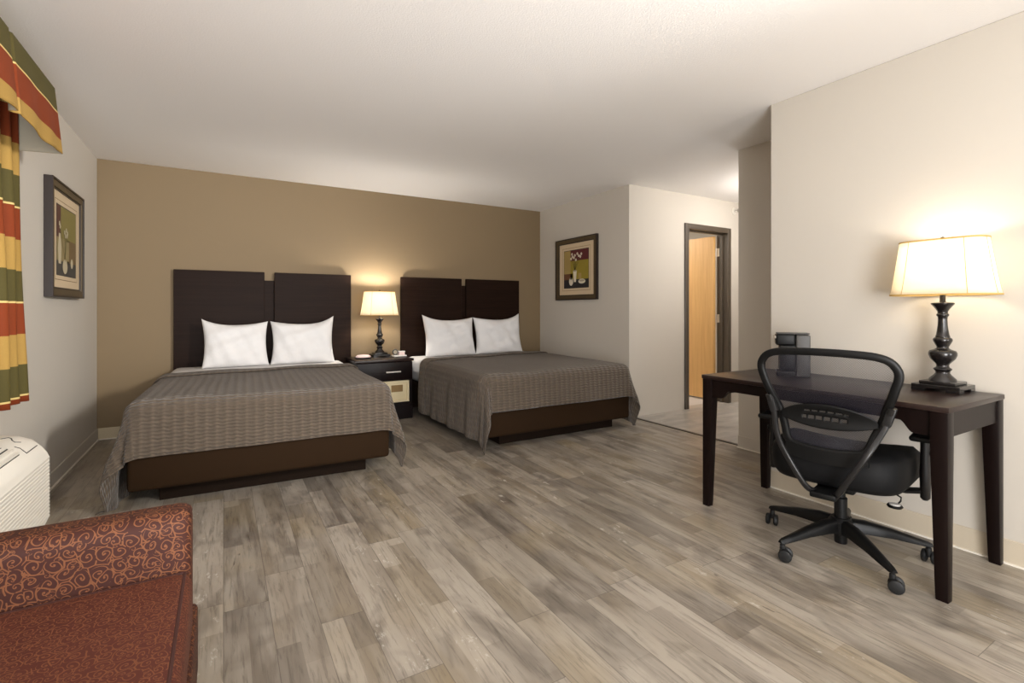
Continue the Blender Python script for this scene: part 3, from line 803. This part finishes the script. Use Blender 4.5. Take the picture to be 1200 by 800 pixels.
# ------------------------------------------------------------------ office chair (local x forward, y left)
CH = thing('office_chair', 'black swivel office chair with a see through mesh back at the writing desk', 'chair', (2.505, 1.215, 0), R(13))
base_ang = [90, 165, 237, 309, 21]
bm = bmesh.new(); lathe(bm, [(0, 0.085), (0.045, 0.085), (0.05, 0.10), (0.05, 0.145), (0.038, 0.16), (0, 0.16)], 28); finish('hub', bm, M['black_plastic'], CH)
for a in base_ang:
    a = R(a - 13)
    ca, sa = math.cos(a), math.sin(a)
    def P(r, y, z): return (r * ca - y * sa, r * sa + y * ca, z)
    rings = []
    for r, hw_, zt, zb in ((0.03, 0.024, 0.155, 0.095), (0.10, 0.026, 0.152, 0.100), (0.20, 0.022, 0.132, 0.095), (0.29, 0.018, 0.108, 0.083), (0.335, 0.016, 0.096, 0.078), (0.348, 0.012, 0.09, 0.08)):
        rings.append([P(r, -hw_, zb), P(r, hw_, zb), P(r, hw_, zt - 0.012), P(r, hw_ * 0.5, zt), P(r, -hw_ * 0.5, zt), P(r, -hw_, zt - 0.012)])
    bm = bmesh.new(); loft(bm, rings); bmesh.ops.recalc_face_normals(bm, faces=bm.faces[:])
    lg = finish('base_leg', bm, M['black_plastic'], CH, sharp=50)
    # twin wheel caster
    bm = bmesh.new(); cr = random.Random(int(math.degrees(a))); rot = a + cr.uniform(-0.7, 0.7) + PI / 2
    cc, cs = math.cos(rot), math.sin(rot); px, py = P(0.335, 0, 0)[:2]
    wx, wy = px + 0.012 * cc, py + 0.012 * cs
    for s in (-1, 1):
        w = bmesh.new(); lathe(w, [(0, -0.010), (0.018, -0.010), (0.024, -0.007), (0.028, -0.004), (0.028, 0.004), (0.026, 0.009), (0.016, 0.012), (0, 0.011)], 24)
        mt = Matrix.Translation((wx - sa_ * 0, wy, 0.0285)) if False else Matrix.Translation((wx - cs * 0.017 * s, wy + cc * 0.017 * s, 0.0285)) @ Matrix.Rotation(rot, 4, 'Z') @ Matrix.Rotation(-PI / 2 * s, 4, 'X')
        bmesh.ops.transform(w, matrix=mt, verts=w.verts[:]); merge(bm, w)
    lathe(bm, [(0, 0.03), (0.008, 0.03), (0.012, 0.055), (0.011, 0.07), (0.007, 0.074), (0.007, 0.088), (0, 0.088)], 16, (px, py, 0))
    finish('caster', bm, M['caster'], lg)
bm = bmesh.new(); lathe(bm, [(0, 0.04), (0.026, 0.04), (0.027, 0.05), (0.027, 0.25), (0.019, 0.255), (0.019, 0.302), (0, 0.302)], 24); finish('gas_lift', bm, M['black_plastic'], CH)
bm = bmesh.new(); box(bm, -0.10, 0.10, -0.075, 0.075, 0.30, 0.352, bev=0.012, seg=3); box(bm, -0.30, -0.09, -0.05, 0.05, 0.318, 0.345, bev=0.008)
lathe(bm, [(0, -0.04), (0.022, -0.04), (0.024, 0), (0, 0)], 18, (0.07, -0.02, 0.302))
finish('tilt_mechanism', bm, M['black_plastic'], CH)
# seat: rounded squarish cushion
def seat_ring(sx, sy, z, off=0.0):
    out = []
    for k in range(48):
        a = 2 * PI * k / 48; ca, sa = math.cos(a), math.sin(a); e = 0.48
        x = sx * math.copysign(abs(ca) ** e, ca); y = sy * math.copysign(abs(sa) ** e, sa)
        y *= 1 + 0.06 * (x / sx)
        dz = -0.03 * max(0, x / sx) ** 3 + 0.012 * (y / sy) ** 2
        out.append((x + 0.02, y, z + dz * off))
    return out
bm = bmesh.new()
loft(bm, [seat_ring(0.20, 0.21, 0.352), seat_ring(0.24, 0.25, 0.358), seat_ring(0.258, 0.268, 0.38, 0.4), seat_ring(0.262, 0.272, 0.43, 0.8), seat_ring(0.258, 0.267, 0.478, 1), seat_ring(0.235, 0.245, 0.502, 1), seat_ring(0.18, 0.19, 0.506, 1), seat_ring(0.1, 0.1, 0.504, 1), seat_ring(0.03, 0.03, 0.502, 1)])
finish('seat', bm, M['black_fabric'], CH, sharp=80)
# back frame: a closed loop, wide at the top and narrower below, curved round the sitter
def back_pt(y, z):
    """curved back surface: x from y and z"""
    return -0.255 - 0.10 * (z - 0.5) + 0.35 * y * y + 0.05 * math.exp(-((z - 0.66) / 0.09) ** 2)
outline = []
ctrl = [(0.115, 0.525), (0.0, 0.515), (-0.115, 0.525), (-0.150, 0.545), (-0.170, 0.60), (-0.207, 0.70), (-0.241, 0.80), (-0.258, 0.865), (-0.247, 0.905), (-0.215, 0.932), (-0.15, 0.945), (0.0, 0.950),
        (0.15, 0.945), (0.215, 0.932), (0.247, 0.905), (0.258, 0.865), (0.241, 0.80), (0.207, 0.70), (0.170, 0.60), (0.150, 0.545)]
def catmull(c, n=5):
    o = []; m = len(c)
    for i in range(m):
        p0, p1, p2, p3 = (Vector(c[(i + k) % m]) for k in (-1, 0, 1, 2))
        for k in range(n):
            s = k / n
            o.append(0.5 * ((2 * p1) + (p2 - p0) * s + (2 * p0 - 5 * p1 + 4 * p2 - p3) * s * s + (3 * p1 - p0 - 3 * p2 + p3) * s ** 3))
    return o
loop2 = catmull(ctrl)
loop3 = [Vector((back_pt(p.x, p.y), p.x, p.y)) for p in loop2]
bm = bmesh.new(); tube(bm, loop3, 0.0, 12, closed=True, flat=(0.0165, 0.013), up=(1, 0, 0))
finish('back_frame', bm, M['black_plastic'], CH, sharp=60)
# mesh panel
bm = bmesh.new(); rows = 26; cols = 26; lv = []
def half_w(z):
    best = 0.0
    for a, b in zip(loop2, loop2[1:] + loop2[:1]):
        if a.x >= -1e-6 and (a.y - z) * (b.y - z) <= 0 and abs(a.y - b.y) > 1e-6:
            best = max(best, a.x + (b.x - a.x) * (z - a.y) / (b.y - a.y))
    return best
zs = [0.522 + (0.944 - 0.522) * k / rows for k in range(rows + 1)]
for z in zs:
    hw_ = max(0.06, half_w(z)); lv.append([bm.verts.new((back_pt(hw_ * c, z) + 0.002, hw_ * c, z)) for c in [-1 + 2 * i / cols for i in range(cols + 1)]])
for j in range(rows):
    for i in range(cols): bm.faces.new((lv[j][i], lv[j][i + 1], lv[j + 1][i + 1], lv[j + 1][i]))
finish('back_mesh', bm, M['mesh'], CH, sharp=180)
# lumbar support: curved lens shaped plate with two rows of slots
bm = bmesh.new(); ny, nz = 48, 12; gv = {}
def lum(i, j):
    if (i, j) not in gv:
        y = -0.185 + 0.37 * i / ny; q_ = 1 - (y / 0.186) ** 2
        z = 0.645 - 0.035 * q_ ** 0.8 + (0.012 + 0.098 * q_ ** 0.7) * j / nz
        gv[(i, j)] = bm.verts.new((back_pt(y, z) - 0.016, y, z))
    return gv[(i, j)]
for i in range(ny):
    for j in range(nz):
        if 13 <= i <= 35 and (j in (4, 5) and i % 4 != 1 or j in (8,) and i % 4 != 3): continue
        bm.faces.new((lum(i, j), lum(i + 1, j), lum(i + 1, j + 1), lum(i, j + 1)))
o = finish('lumbar_support', bm, M['black_plastic'], CH, sharp=180); md = o.modifiers.new('thick', 'SOLIDIFY'); md.thickness = 0.005
# lower cross plate
bm = bmesh.new(); rings = []
for k in range(15):
    y = -0.155 + 0.31 * k / 14; x = back_pt(y, 0.50); zc = 0.492 + 0.7 * y * y
    rings.append([(x - 0.014, y, zc - 0.03), (x + 0.012, y, zc - 0.03), (x + 0.012, y, zc + 0.03), (x - 0.014, y, zc + 0.03)])
loft(bm, rings); bmesh.ops.recalc_face_normals(bm, faces=bm.faces[:]); finish('lower_panel', bm, M['black_plastic'], CH)
# struts running from the sides of the frame to below the seat
for s in (-1, 1):
    pts = [(back_pt(0.2, 0.72) - 0.02, 0.232 * s, 0.735), (back_pt(0.2, 0.66) - 0.034, 0.212 * s, 0.66), (-0.315, 0.17 * s, 0.56), (-0.325, 0.115 * s, 0.46), (-0.30, 0.06 * s, 0.36), (-0.24, 0.035 * s, 0.332)]
    sm = []
    for i in range(len(pts) - 1):
        p0 = Vector(pts[max(i - 1, 0)]); p1 = Vector(pts[i]); p2 = Vector(pts[i + 1]); p3 = Vector(pts[min(i + 2, len(pts) - 1)])
        for k in range(6):
            q_ = k / 6; sm.append(0.5 * ((2 * p1) + (p2 - p0) * q_ + (2 * p0 - 5 * p1 + 4 * p2 - p3) * q_ * q_ + (3 * p1 - p0 - 3 * p2 + p3) * q_ ** 3))
    sm.append(Vector(pts[-1]))
    bm = bmesh.new(); tube(bm, sm, 0, 10, flat=(0.012, 0.009), up=(1, 0, 0))
    st = finish('back_strut', bm, M['gun_metal'], CH, sharp=60)
    bm = bmesh.new(); rr = Matrix.Rotation(R(-16 * s), 3, 'X')
    box(bm, back_pt(0.22, 0.69) - 0.038, back_pt(0.22, 0.69) - 0.006, 0.222 * s - 0.016, 0.222 * s + 0.016, 0.655, 0.74, bev=0.006, rot=rr)
    finish('bracket', bm, M['grey_plastic'], st)
# armrests
for s in (-1, 1):
    bm = bmesh.new()
    tube(bm, [(0.03, 0.07 * s, 0.335), (0.03, 0.24 * s, 0.34), (0.03, 0.292 * s, 0.352)], 0, 10, flat=(0.03, 0.01), up=(0, 0, 1))
    rings = []
    for z, wx_, wy_ in ((0.315, 0.014, 0.010), (0.325, 0.028, 0.018), (0.43, 0.033, 0.020), (0.54, 0.028, 0.017), (0.581, 0.03, 0.018)):
        rings.append([(0.03 + wx_ * math.cos(2 * PI * k / 16), 0.303 * s + wy_ * math.sin(2 * PI * k / 16), z) for k in range(16)])
    loft(bm, rings); bmesh.ops.recalc_face_normals(bm, faces=bm.faces[:])
    ar = finish('armrest', bm, M['grey_plastic'], CH, sharp=60)
    bm = bmesh.new(); box(bm, -0.08, 0.14, 0.303 * s - 0.042, 0.303 * s + 0.042, 0.580, 0.604, bev=0.0105, seg=3); finish('arm_pad', bm, M['black_plastic'], ar)
    bm = bmesh.new(); lathe(bm, [(0, 0), (0.014, 0), (0.014, 0.01), (0.01, 0.014), (0, 0.014)], 16); finish('height_knob', bm, M['black_plastic'], ar, loc=(0.03, 0.318 * s, 0.52), rot=(-PI / 2 * s, 0, 0))
# height lever with pale paddle
bm = bmesh.new(); tube(bm, [(0.06, -0.06, 0.330), (0.03, -0.19, 0.318), (0.022, -0.222, 0.305), (0.014, -0.222, 0.292), (0.004, -0.215, 0.280)], 0.0035, 8); lathe(bm, [(0, -0.006), (0.026, -0.006), (0.03, 0), (0.026, 0.006), (0, 0.006)], 24, (-0.012, -0.205, 0.272))
lv_ = finish('height_lever', bm, M['black_plastic'], CH)
bm = bmesh.new(); lathe(bm, [(0, 0.0055), (0.021, 0.0055), (0.02, 0.009), (0, 0.0095)], 24, (-0.012, -0.205, 0.272)); finish('paddle', bm, M['pull_white'], lv_)

# ------------------------------------------------------------------ armchair (foreground, faces +x)
A = thing('armchair', 'rust red scroll patterned armchair in the near corner beside the air conditioner', 'armchair', (-0.45, 1.12, 0))
def arm_profile(yi, yo, z0, zt, r):
    s = 1 if yo > yi else -1; pts = [(yi, z0)]
    n = 8
    for k in range(n + 1):
        a = PI - (PI / 2) * k / n; pts.append((yi + s * (r + r * math.cos(a)), zt - r + r * math.sin(a)))
    for k in range(n + 1):
        a = PI / 2 - (PI / 2) * k / n; pts.append((yo - s * r + s * r * math.cos(a), zt - r + r * math.sin(a)))
    pts.append((yo, z0))
    # refine the inner face so that the uv runs evenly
    return pts
def arm(yi, yo, z0, zt):
    prof = arm_profile(yi, yo, z0, zt, 0.045); L = [0.0]
    for p, q in zip(prof[:-1], prof[1:]): L.append(L[-1] + math.hypot(q[0] - p[0], q[1] - p[1]))
    L.append(L[-1] + abs(yo - yi))
    xs = [-0.40, -0.30, 0.0, 0.25, 0.345, 0.362, 0.372, 0.376]; ins = [0, 0, 0, 0, 0, 0.004, 0.012, 0.024]
    cy, cz = (yi + yo) / 2, (z0 + zt) / 2
    rings = []
    for x, i in zip(xs, ins):
        rings.append([(x, y + (-i if y > cy else i) * (abs(y - cy) > 0.03), z - (i if z > cz else 0) * 0.9) for y, z in prof])
    bm = bmesh.new(); loft(bm, rings, uv=lambda i, k: (xs[i], L[k])); bmesh.ops.recalc_face_normals(bm, faces=bm.faces[:])
    return bm
finish('arm', arm(0.41, 0.54, 0.12, 0.605), M['scroll'], A, sharp=60)
finish('arm', arm(-0.41, -0.54, 0.12, 0.605), M['scroll'], A, sharp=60)
bm = bmesh.new(); box(bm, -0.28, 0.374, -0.407, 0.407, 0.31, 0.462, bev=0.028, seg=4)
for v in bm.verts:
    if v.co.z > 0.4:
        v.co.z += 0.012 * max(0, 1 - (v.co.y / 0.41) ** 2) * max(0, 1 - ((v.co.x - 0.05) / 0.34) ** 2)
    v.co.x += 0.012 * max(0, 1 - ((v.co.z - 0.385) / 0.08) ** 2) * (1 if v.co.x > 0.3 else 0)
box_uv(bm); cu = finish('seat_cushion', bm, M['scroll_seat'], A, sharp=60)
bm = bmesh.new(); tube(bm, [(0.363, -0.395, 0.4555), (0.363, 0.395, 0.4555)], 0.0045, 8); tube(bm, [(-0.26, 0.397, 0.456), (0.363, 0.397, 0.456)], 0.0045, 8); finish('piping', bm, M['piping'], cu)
bm = bmesh.new(); box(bm, -0.38, 0.388, -0.535, 0.535, 0.115, 0.31, bev=0.015, seg=3); box_uv(bm); finish('base_frame', bm, M['scroll'], A, sharp=60)
bm = bmesh.new(); box(bm, -0.435, -0.27, -0.54, 0.54, 0.30, 0.86, bev=0.04, seg=4, rot=Matrix.Rotation(R(-4), 3, 'Y')); box_uv(bm); finish('backrest', bm, M['scroll'], A, sharp=60)
for x in (-0.34, 0.34):
    for y in (-0.48, 0.48):
        bm = bmesh.new(); lathe(bm, [(0, 0), (0.018, 0), (0.026, 0.115), (0, 0.115)], 16, (x, y, 0)); finish('leg', bm, M['espresso_v'], A)

# ------------------------------------------------------------------ wall air conditioner
PY0, PY1 = 1.70, 2.63
AC = thing('air_conditioner', 'off white wall air conditioner with fine ribbed front below the striped curtain', 'air conditioner', (XL, (PY0 + PY1) / 2, 0.27))
prof = [(0.0, 0.0), (0.0, 0.372), (0.12, 0.38), (0.21, 0.379), (0.262, 0.371), (0.300, 0.352), (0.326, 0.322), (0.343, 0.295), (0.347, 0.282)]
z = 0.280
while z > 0.045:
    prof += [(0.350, z - 0.002), (0.350, z - 0.009), (0.3475, z - 0.011), (0.3475, z - 0.0125)]; z -= 0.0135
prof += [(0.348, 0.03), (0.335, 0.0)]
hl = (PY1 - PY0) / 2
bm = bmesh.new(); rings = []
for y, ins, cut in ((-hl, 0.006, 0.0), (-hl + 0.01, 0.0, 0.0), (hl - 0.045, 0.0, 0.0), (hl - 0.008, 0.0, 0.040), (hl, 0.006, 0.046)):
    rings.append([(max(0, x - ins if x > 0.1 else x), y, max(cut * (1 if x > 0.05 else 0), min(zz, 0.38 - ins) if zz > 0.3 else zz)) for x, zz in prof])
loft(bm, rings); bmesh.ops.recalc_face_normals(bm, faces=bm.faces[:])
finish('cabinet', bm, M['ptac'], AC, sharp=25)
def ac_top(x):
    pts = prof[1:9]
    for p, q in zip(pts[:-1], pts[1:]):
        if p[0] <= x <= q[0]: return p[1] + (q[1] - p[1]) * (x - p[0]) / (q[0] - p[0])
    return 0.38
# control door outline, pull and outlet grille on the top
bm = bmesh.new()
tube(bm, [(0.318, hl - 0.03, ac_top(0.318) + 0.0005), (0.318, hl - 0.150, ac_top(0.318) + 0.0005)], 0.0016, 6)
tube(bm, [(0.318, hl - 0.150, ac_top(0.318) + 0.0005), (0.300, hl - 0.150, ac_top(0.300) + 0.0005), (0.285, hl - 0.150, ac_top(0.285) + 0.0005)], 0.0016, 6)
finish('control_door_gap', bm, M['dark'], AC)
bm = bmesh.new(); tube(bm, [(x_, hl - y_, ac_top(x_) + 0.0005) for x_, y_ in ((0.225, 0.065), (0.24, 0.042), (0.252, 0.055), (0.262, 0.085), (0.272, 0.098), (0.284, 0.080))], 0.0018, 6)
finish('door_pull', bm, M['dark_grey'], AC)
bm = bmesh.new()
prism(bm, [(0.17, 0.375), (0.23, 0.373), (0.275, 0.362), (0.312, 0.336), (0.312, 0.341), (0.275, 0.3685), (0.23, 0.3795), (0.17, 0.3815)], 'y', -hl + 0.12, hl - 0.20)
finish('outlet_recess', bm, M['dark'], AC, smooth=False)
for k in range(9):
    bm = bmesh.new(); x = 0.178 + 0.0162 * k; zc = ac_top(x) + 0.003
    prism(bm, [(x - 0.005, zc - 0.001), (x + 0.004, zc - 0.004), (x + 0.004, zc + 0.003), (x - 0.005, zc + 0.006)], 'y', -hl + 0.12, hl - 0.20)
    finish('outlet_louver', bm, M['ptac'], AC, smooth=False)

# ------------------------------------------------------------------ curtain and valance
def curtain_pt(s, k):
    """s 0..1 along width, k 0..1 from top to bottom"""
    y1 = 3.375 + 0.155 * k; y0 = 2.30
    y = y0 + (y1 - y0) * s
    z = 2.22 + (0.657 - 2.22) * k
    amp = 0.016 + 0.008 * k
    x = -0.905 + amp * math.sin(s * 9.2 * 2 * PI + 0.6 + 0.5 * math.sin(k * 2)) + 0.004 * math.sin(s * 41 + 2) + 0.004 * math.sin(k * 7 + s * 20)
    return Vector((x, y, z + 0.004 * math.sin(s * 30)))
bm = bmesh.new(); ns, nk = 190, 36
g_ = [[bm.verts.new(curtain_pt(i / ns, j / nk)) for i in range(ns + 1)] for j in range(nk + 1)]
for j in range(nk):
    for i in range(ns): bm.faces.new((g_[j][i], g_[j + 1][i], g_[j + 1][i + 1], g_[j][i + 1]))
o = finish('curtain', bm, M['curtain'], sharp=180); md = o.modifiers.new('thick', 'SOLIDIFY'); md.thickness = 0.003
tag(o, 'long curtain striped rust, gold and olive hanging on the left wall', 'curtain')

V = thing('valance', 'box pleated valance striped olive, rust and gold near the ceiling on the left wall', 'valance', (0, 0, 0))
VY0, VY1 = 1.25, 3.40
def valance_path():
    """(x_offset, y) polyline along the front, then the far return"""
    pts = []; pleats = [2.14, 2.775]
    y = VY0
    N = 260
    for k in range(N + 1):
        y = VY0 + (VY1 - 0.012 - VY0) * k / N
        d = 0.0; 
        for p in pleats:
            q = abs(y - p)
            if q < 0.02: d = max(d, 0.034 * (1 - q / 0.02) ** 0.7)
        pts.append((0.0 - d, y, 1.0))
    for a in range(1, 7):
        an = PI / 2 * a / 6; pts.append((-0.012 + 0.012 * math.cos(an), VY1 - 0.012 + 0.012 * math.sin(an), 1.0))
    for k in range(1, 11): pts.append((-0.012 - (0.18) * k / 10, VY1, 1.0 - k / 10))
    return pts
path = valance_path(); nz = 26
bm = bmesh.new(); cols_ = []
for j in range(nz + 1):
    s = j / nz; row = []
    for (dx, y, fr) in path:
        flare = 0.03 * s * fr
        zb = 1.935 + 0.010 * math.cos((y - 2.775) * 2 * PI / 0.635) * fr
        z = 2.275 + (zb - 2.275) * s
        pl = dx * (0.35 + 0.65 * s) if y < VY1 - 0.02 else dx
        row.append(bm.verts.new((-0.752 + pl + flare + 0.004 * s * math.sin(y * 24) * fr, y + 0.012 * s * (1 if y > VY1 - 0.013 else 0), z)))
    cols_.append(row)
for j in range(nz):
    for i in range(len(path) - 1): bm.faces.new((cols_[j][i], cols_[j + 1][i], cols_[j + 1][i + 1], cols_[j][i + 1]))
o = finish('valance_cloth', bm, [M['valance'], M['lining']], V, sharp=60)
md = o.modifiers.new('thick', 'SOLIDIFY'); md.thickness = 0.004; md.offset = -1; md.material_offset = 1; md.material_offset_rim = 0
bm = bmesh.new(); box(bm, XL + 0.001, -0.765, VY0 + 0.01, VY1 - 0.012, 2.25, 2.268); finish('mounting_board', bm, M['lining'], V, smooth=False)
bm = bmesh.new(); box(bm, -0.89, -0.85, VY0 + 0.05, VY1 - 0.02, 2.222, 2.25); o = finish('curtain_track', bm, M['ptac'], V, smooth=False)

# ------------------------------------------------------------------ pictures
def ellipse(bm, cx, cz, rx, rz, y, mi, n=24, top=None):
    vs = [bm.verts.new((cx + rx * math.cos(2 * PI * k / n), y, cz + rz * math.sin(2 * PI * k / n))) for k in range(n)]
    f = bm.faces.new(vs); f.material_index = mi
    f.normal_update()
    if f.normal.y > 0: f.normal_flip()
def quad(bm, x0, x1, z0, z1, y, mi):
    f = bm.faces.new([bm.verts.new(p) for p in ((x0, y, z0), (x1, y, z0), (x1, y, z1), (x0, y, z1))]); f.material_index = mi
def polyf(bm, pts, y, mi):
    f = bm.faces.new([bm.verts.new((p[0], y, p[1])) for p in pts]); f.material_index = mi; f.normal_update()
    if f.normal.y > 0: f.normal_flip()
def art_mat(name, c, v=0.35): return simple('paint_' + name, rgb(*c), 0.7, var=v)
ART = [art_mat('gold', (176, 150, 88)), art_mat('burgundy', (96, 34, 36)), art_mat('olive', (158, 140, 48)), art_mat('brown', (112, 72, 42)), art_mat('navy', (40, 36, 38)), art_mat('white', (222, 212, 190), 0.15), art_mat('stem', (70, 66, 36)), art_mat('shadow', (172, 160, 138))]
ART_GLARE = [art_mat('glare_gold', (150, 134, 92), .2), art_mat('glare_burgundy', (92, 58, 46), .2), art_mat('glare_olive', (134, 122, 66), .2), art_mat('glare_brown', (118, 96, 62), .2), art_mat('slate', (72, 68, 62), .2), art_mat('pale', (190, 178, 148), .1), art_mat('glare_stem', (112, 104, 62), .1), art_mat('glare_shadow', (160, 148, 122), .1)]  # glare on the picture glass put into the paints as paler, muted colours
def picture(label, loc, rotz, depth, which):
    t = thing('framed_picture', label, 'picture', loc, rotz)
    W, Hh, fw = 0.79, 0.745, 0.055; w2, h2 = W / 2, Hh / 2
    bm = bmesh.new()
    def frame(a, b, y0, y1, mi, ax, az):
        o = [(-ax, -az), (ax, -az), (ax, az), (-ax, az)]; i = [(-ax + b, -az + b), (ax - b, -az + b), (ax - b, az - b), (-ax + b, az - b)]
        vo0 = [bm.verts.new((p[0], y0, p[1])) for p in o]; vo1 = [bm.verts.new((p[0], y1, p[1])) for p in o]
        vi0 = [bm.verts.new((p[0], y0, p[1])) for p in i]; vi1 = [bm.verts.new((p[0], y1, p[1])) for p in i]
        fs = []
        for k in range(4):
            k2 = (k + 1) % 4
            fs += [bm.faces.new((vo0[k], vo0[k2], vi0[k2], vi0[k])), bm.faces.new((vo1[k], vo1[k2], vi1[k2], vi1[k])), bm.faces.new((vo0[k], vo0[k2], vo1[k2], vo1[k])), bm.faces.new((vi0[k], vi0[k2], vi1[k2], vi1[k]))]
        for f in fs: f.material_index = mi
        bmesh.ops.recalc_face_normals(bm, faces=fs)
    frame(0, 0.012, -0.001, -depth, 1, w2, h2)
    frame(0, 0.040, -0.001, -depth + 0.006, 0, w2 - 0.012, h2 - 0.012)
    frame(0, 0.010, -0.001, -depth + 0.012, 1, w2 - 0.052, h2 - 0.052)
    finish('frame', bm, [M['pic_frame'], M['pic_frame_dark']], t, smooth=False)
    bm = bmesh.new(); yb = -depth + 0.020
    box(bm, -w2 + 0.06, w2 - 0.06, yb, -0.002, -h2 + 0.06, h2 - 0.06)
    ax, az = 0.235, 0.225
    for (bx_, bz_) in ((ax + 0.035, az + 0.035),):
        for q in ((-bx_, bx_, bz_ - 0.004, bz_), (-bx_, bx_, -bz_, -bz_ + 0.004), (-bx_, -bx_ + 0.004, -bz_, bz_), (bx_ - 0.004, bx_, -bz_, bz_)): quad(bm, *q, yb - 0.0006, 1)
    finish('mat', bm, [M['mat_board'], M['mat_line']], t, smooth=False)
    bm = bmesh.new(); y0 = yb - 0.001; y1 = yb - 0.0018; y2 = yb - 0.0026
    X = lambda u: -ax + 2 * ax * u
    Z = lambda v: az - 2 * az * v
    quad(bm, -ax - 0.006, ax + 0.006, -az - 0.006, az + 0.006, yb - 0.0005, 4)
    if which == 0:
        quad(bm, X(0), X(.27), Z(.62), Z(0), y0, 0); quad(bm, X(.27), X(1), Z(.28), Z(0), y0, 1); quad(bm, X(.27), X(1), Z(.78), Z(.28), y0, 2)
        quad(bm, X(0), X(.36), Z(.78), Z(.62), y0, 3); quad(bm, X(0), X(1), Z(1), Z(.78), y0, 4); quad(bm, X(.6), X(.72), Z(.78), Z(.62), y1, 0)
        polyf(bm, [(X(.38), Z(.55)), (X(.53), Z(.55)), (X(.50), Z(.85)), (X(.42), Z(.85))], y1, 5)
        ellipse(bm, X(.455), Z(.55), .034, .010, y2, 7)
        ellipse(bm, X(.30), Z(.83), .040, .050, y2, 5); polyf(bm, [(X(.27), Z(.72)), (X(.33), Z(.72)), (X(.34), Z(.78)), (X(.26), Z(.78))], y2, 5)
        ellipse(bm, X(.74), Z(.84), .066, .028, y1, 5); ellipse(bm, X(.74), Z(.82), .050, .012, y2, 7)
        fl = [(.34, .10), (.42, .20), (.50, .26), (.30, .22), (.62, .16), (.68, .19), (.56, .10), (.36, .17), (.46, .14), (.72, .12)]; root = (.455, .55)
    else:
        quad(bm, X(0), X(.2), Z(.46), Z(0), y0, 1); quad(bm, X(.2), X(1), Z(.48), Z(0), y0, 2); quad(bm, X(0), X(1), Z(.80), Z(.46), y0, 0)
        quad(bm, X(.62), X(1), Z(.80), Z(.46), y1, 3); quad(bm, X(0), X(1), Z(1), Z(.78), y0, 4)
        polyf(bm, [(X(.10), Z(.40)), (X(.18), Z(.40)), (X(.22), Z(.62)), (X(.20), Z(.84)), (X(.08), Z(.84)), (X(.05), Z(.62))], y1, 5)
        ellipse(bm, X(.40), Z(.87), .058, .048, y2, 5); ellipse(bm, X(.76), Z(.80), .030, .034, y2, 5); ellipse(bm, X(.40), Z(.78), .018, .006, y2 - .0004, 7)
        fl = [(.38, .36), (.46, .32), (.52, .36), (.50, .40), (.42, .41), (.12, .26), (.15, .30)]; root = (.40, .78)
    for (u, v) in fl:
        polyf(bm, [(X(root[0]) - .002, Z(root[1])), (X(root[0]) + .002, Z(root[1])), (X(u) + .0015, Z(v)), (X(u) - .0015, Z(v))], y1 - 0.0002, 6)
        for k in range(5):
            an = 2 * PI * k / 5; ellipse(bm, X(u) + .010 * math.cos(an), Z(v) + .010 * math.sin(an), .0075, .0075, y2 - 0.0003 - k * 0.00004, 5, 10)
    finish('painting', bm, ART_GLARE if which else ART, t, smooth=False)
picture('framed still life of white vases on burgundy and olive, in the alcove', (XA, 4.70, 1.617), R(-90), 0.035, 0)
picture('framed still life in muted olive on the left wall beside the curtain', (XL, 4.425, 1.585), R(90), 0.045, 1)

# ------------------------------------------------------------------ world, camera, view
w = bpy.data.worlds.new('World'); sc.world = w; w.use_nodes = True
bg = w.node_tree.nodes['Background']; bg.inputs[0].default_value = (0.75, 0.85, 1.0, 1); bg.inputs[1].default_value = 0.5
cam = bpy.data.cameras.new('Camera'); co = bpy.data.objects.new('Camera', cam); COL.objects.link(co)
co.location = (0, 0, 1.135); co.rotation_euler = (PI / 2, 0, -R(30.38))
cam.sensor_width = 36; cam.sensor_fit = 'HORIZONTAL'; cam.lens = 576.7 / 1200 * 36
cam.shift_y = -(400 - 362) / 1200; cam.clip_start = 0.05; cam.clip_end = 60
sc.camera = co
sc.view_settings.view_transform = 'Standard'; sc.view_settings.look = 'None'
sc.view_settings.gamma = 1.0; sc.view_settings.use_curve_mapping = False
sc.view_settings.exposure = 0.5
try:
    sc.cycles.use_denoising = True
    sc.cycles.max_bounces = 10; sc.cycles.diffuse_bounces = 6; sc.cycles.transparent_max_bounces = 12
    sc.cycles.sample_clamp_indirect = 6.0
    sc.cycles.caustics_reflective = False; sc.cycles.caustics_refractive = False
except Exception: pass
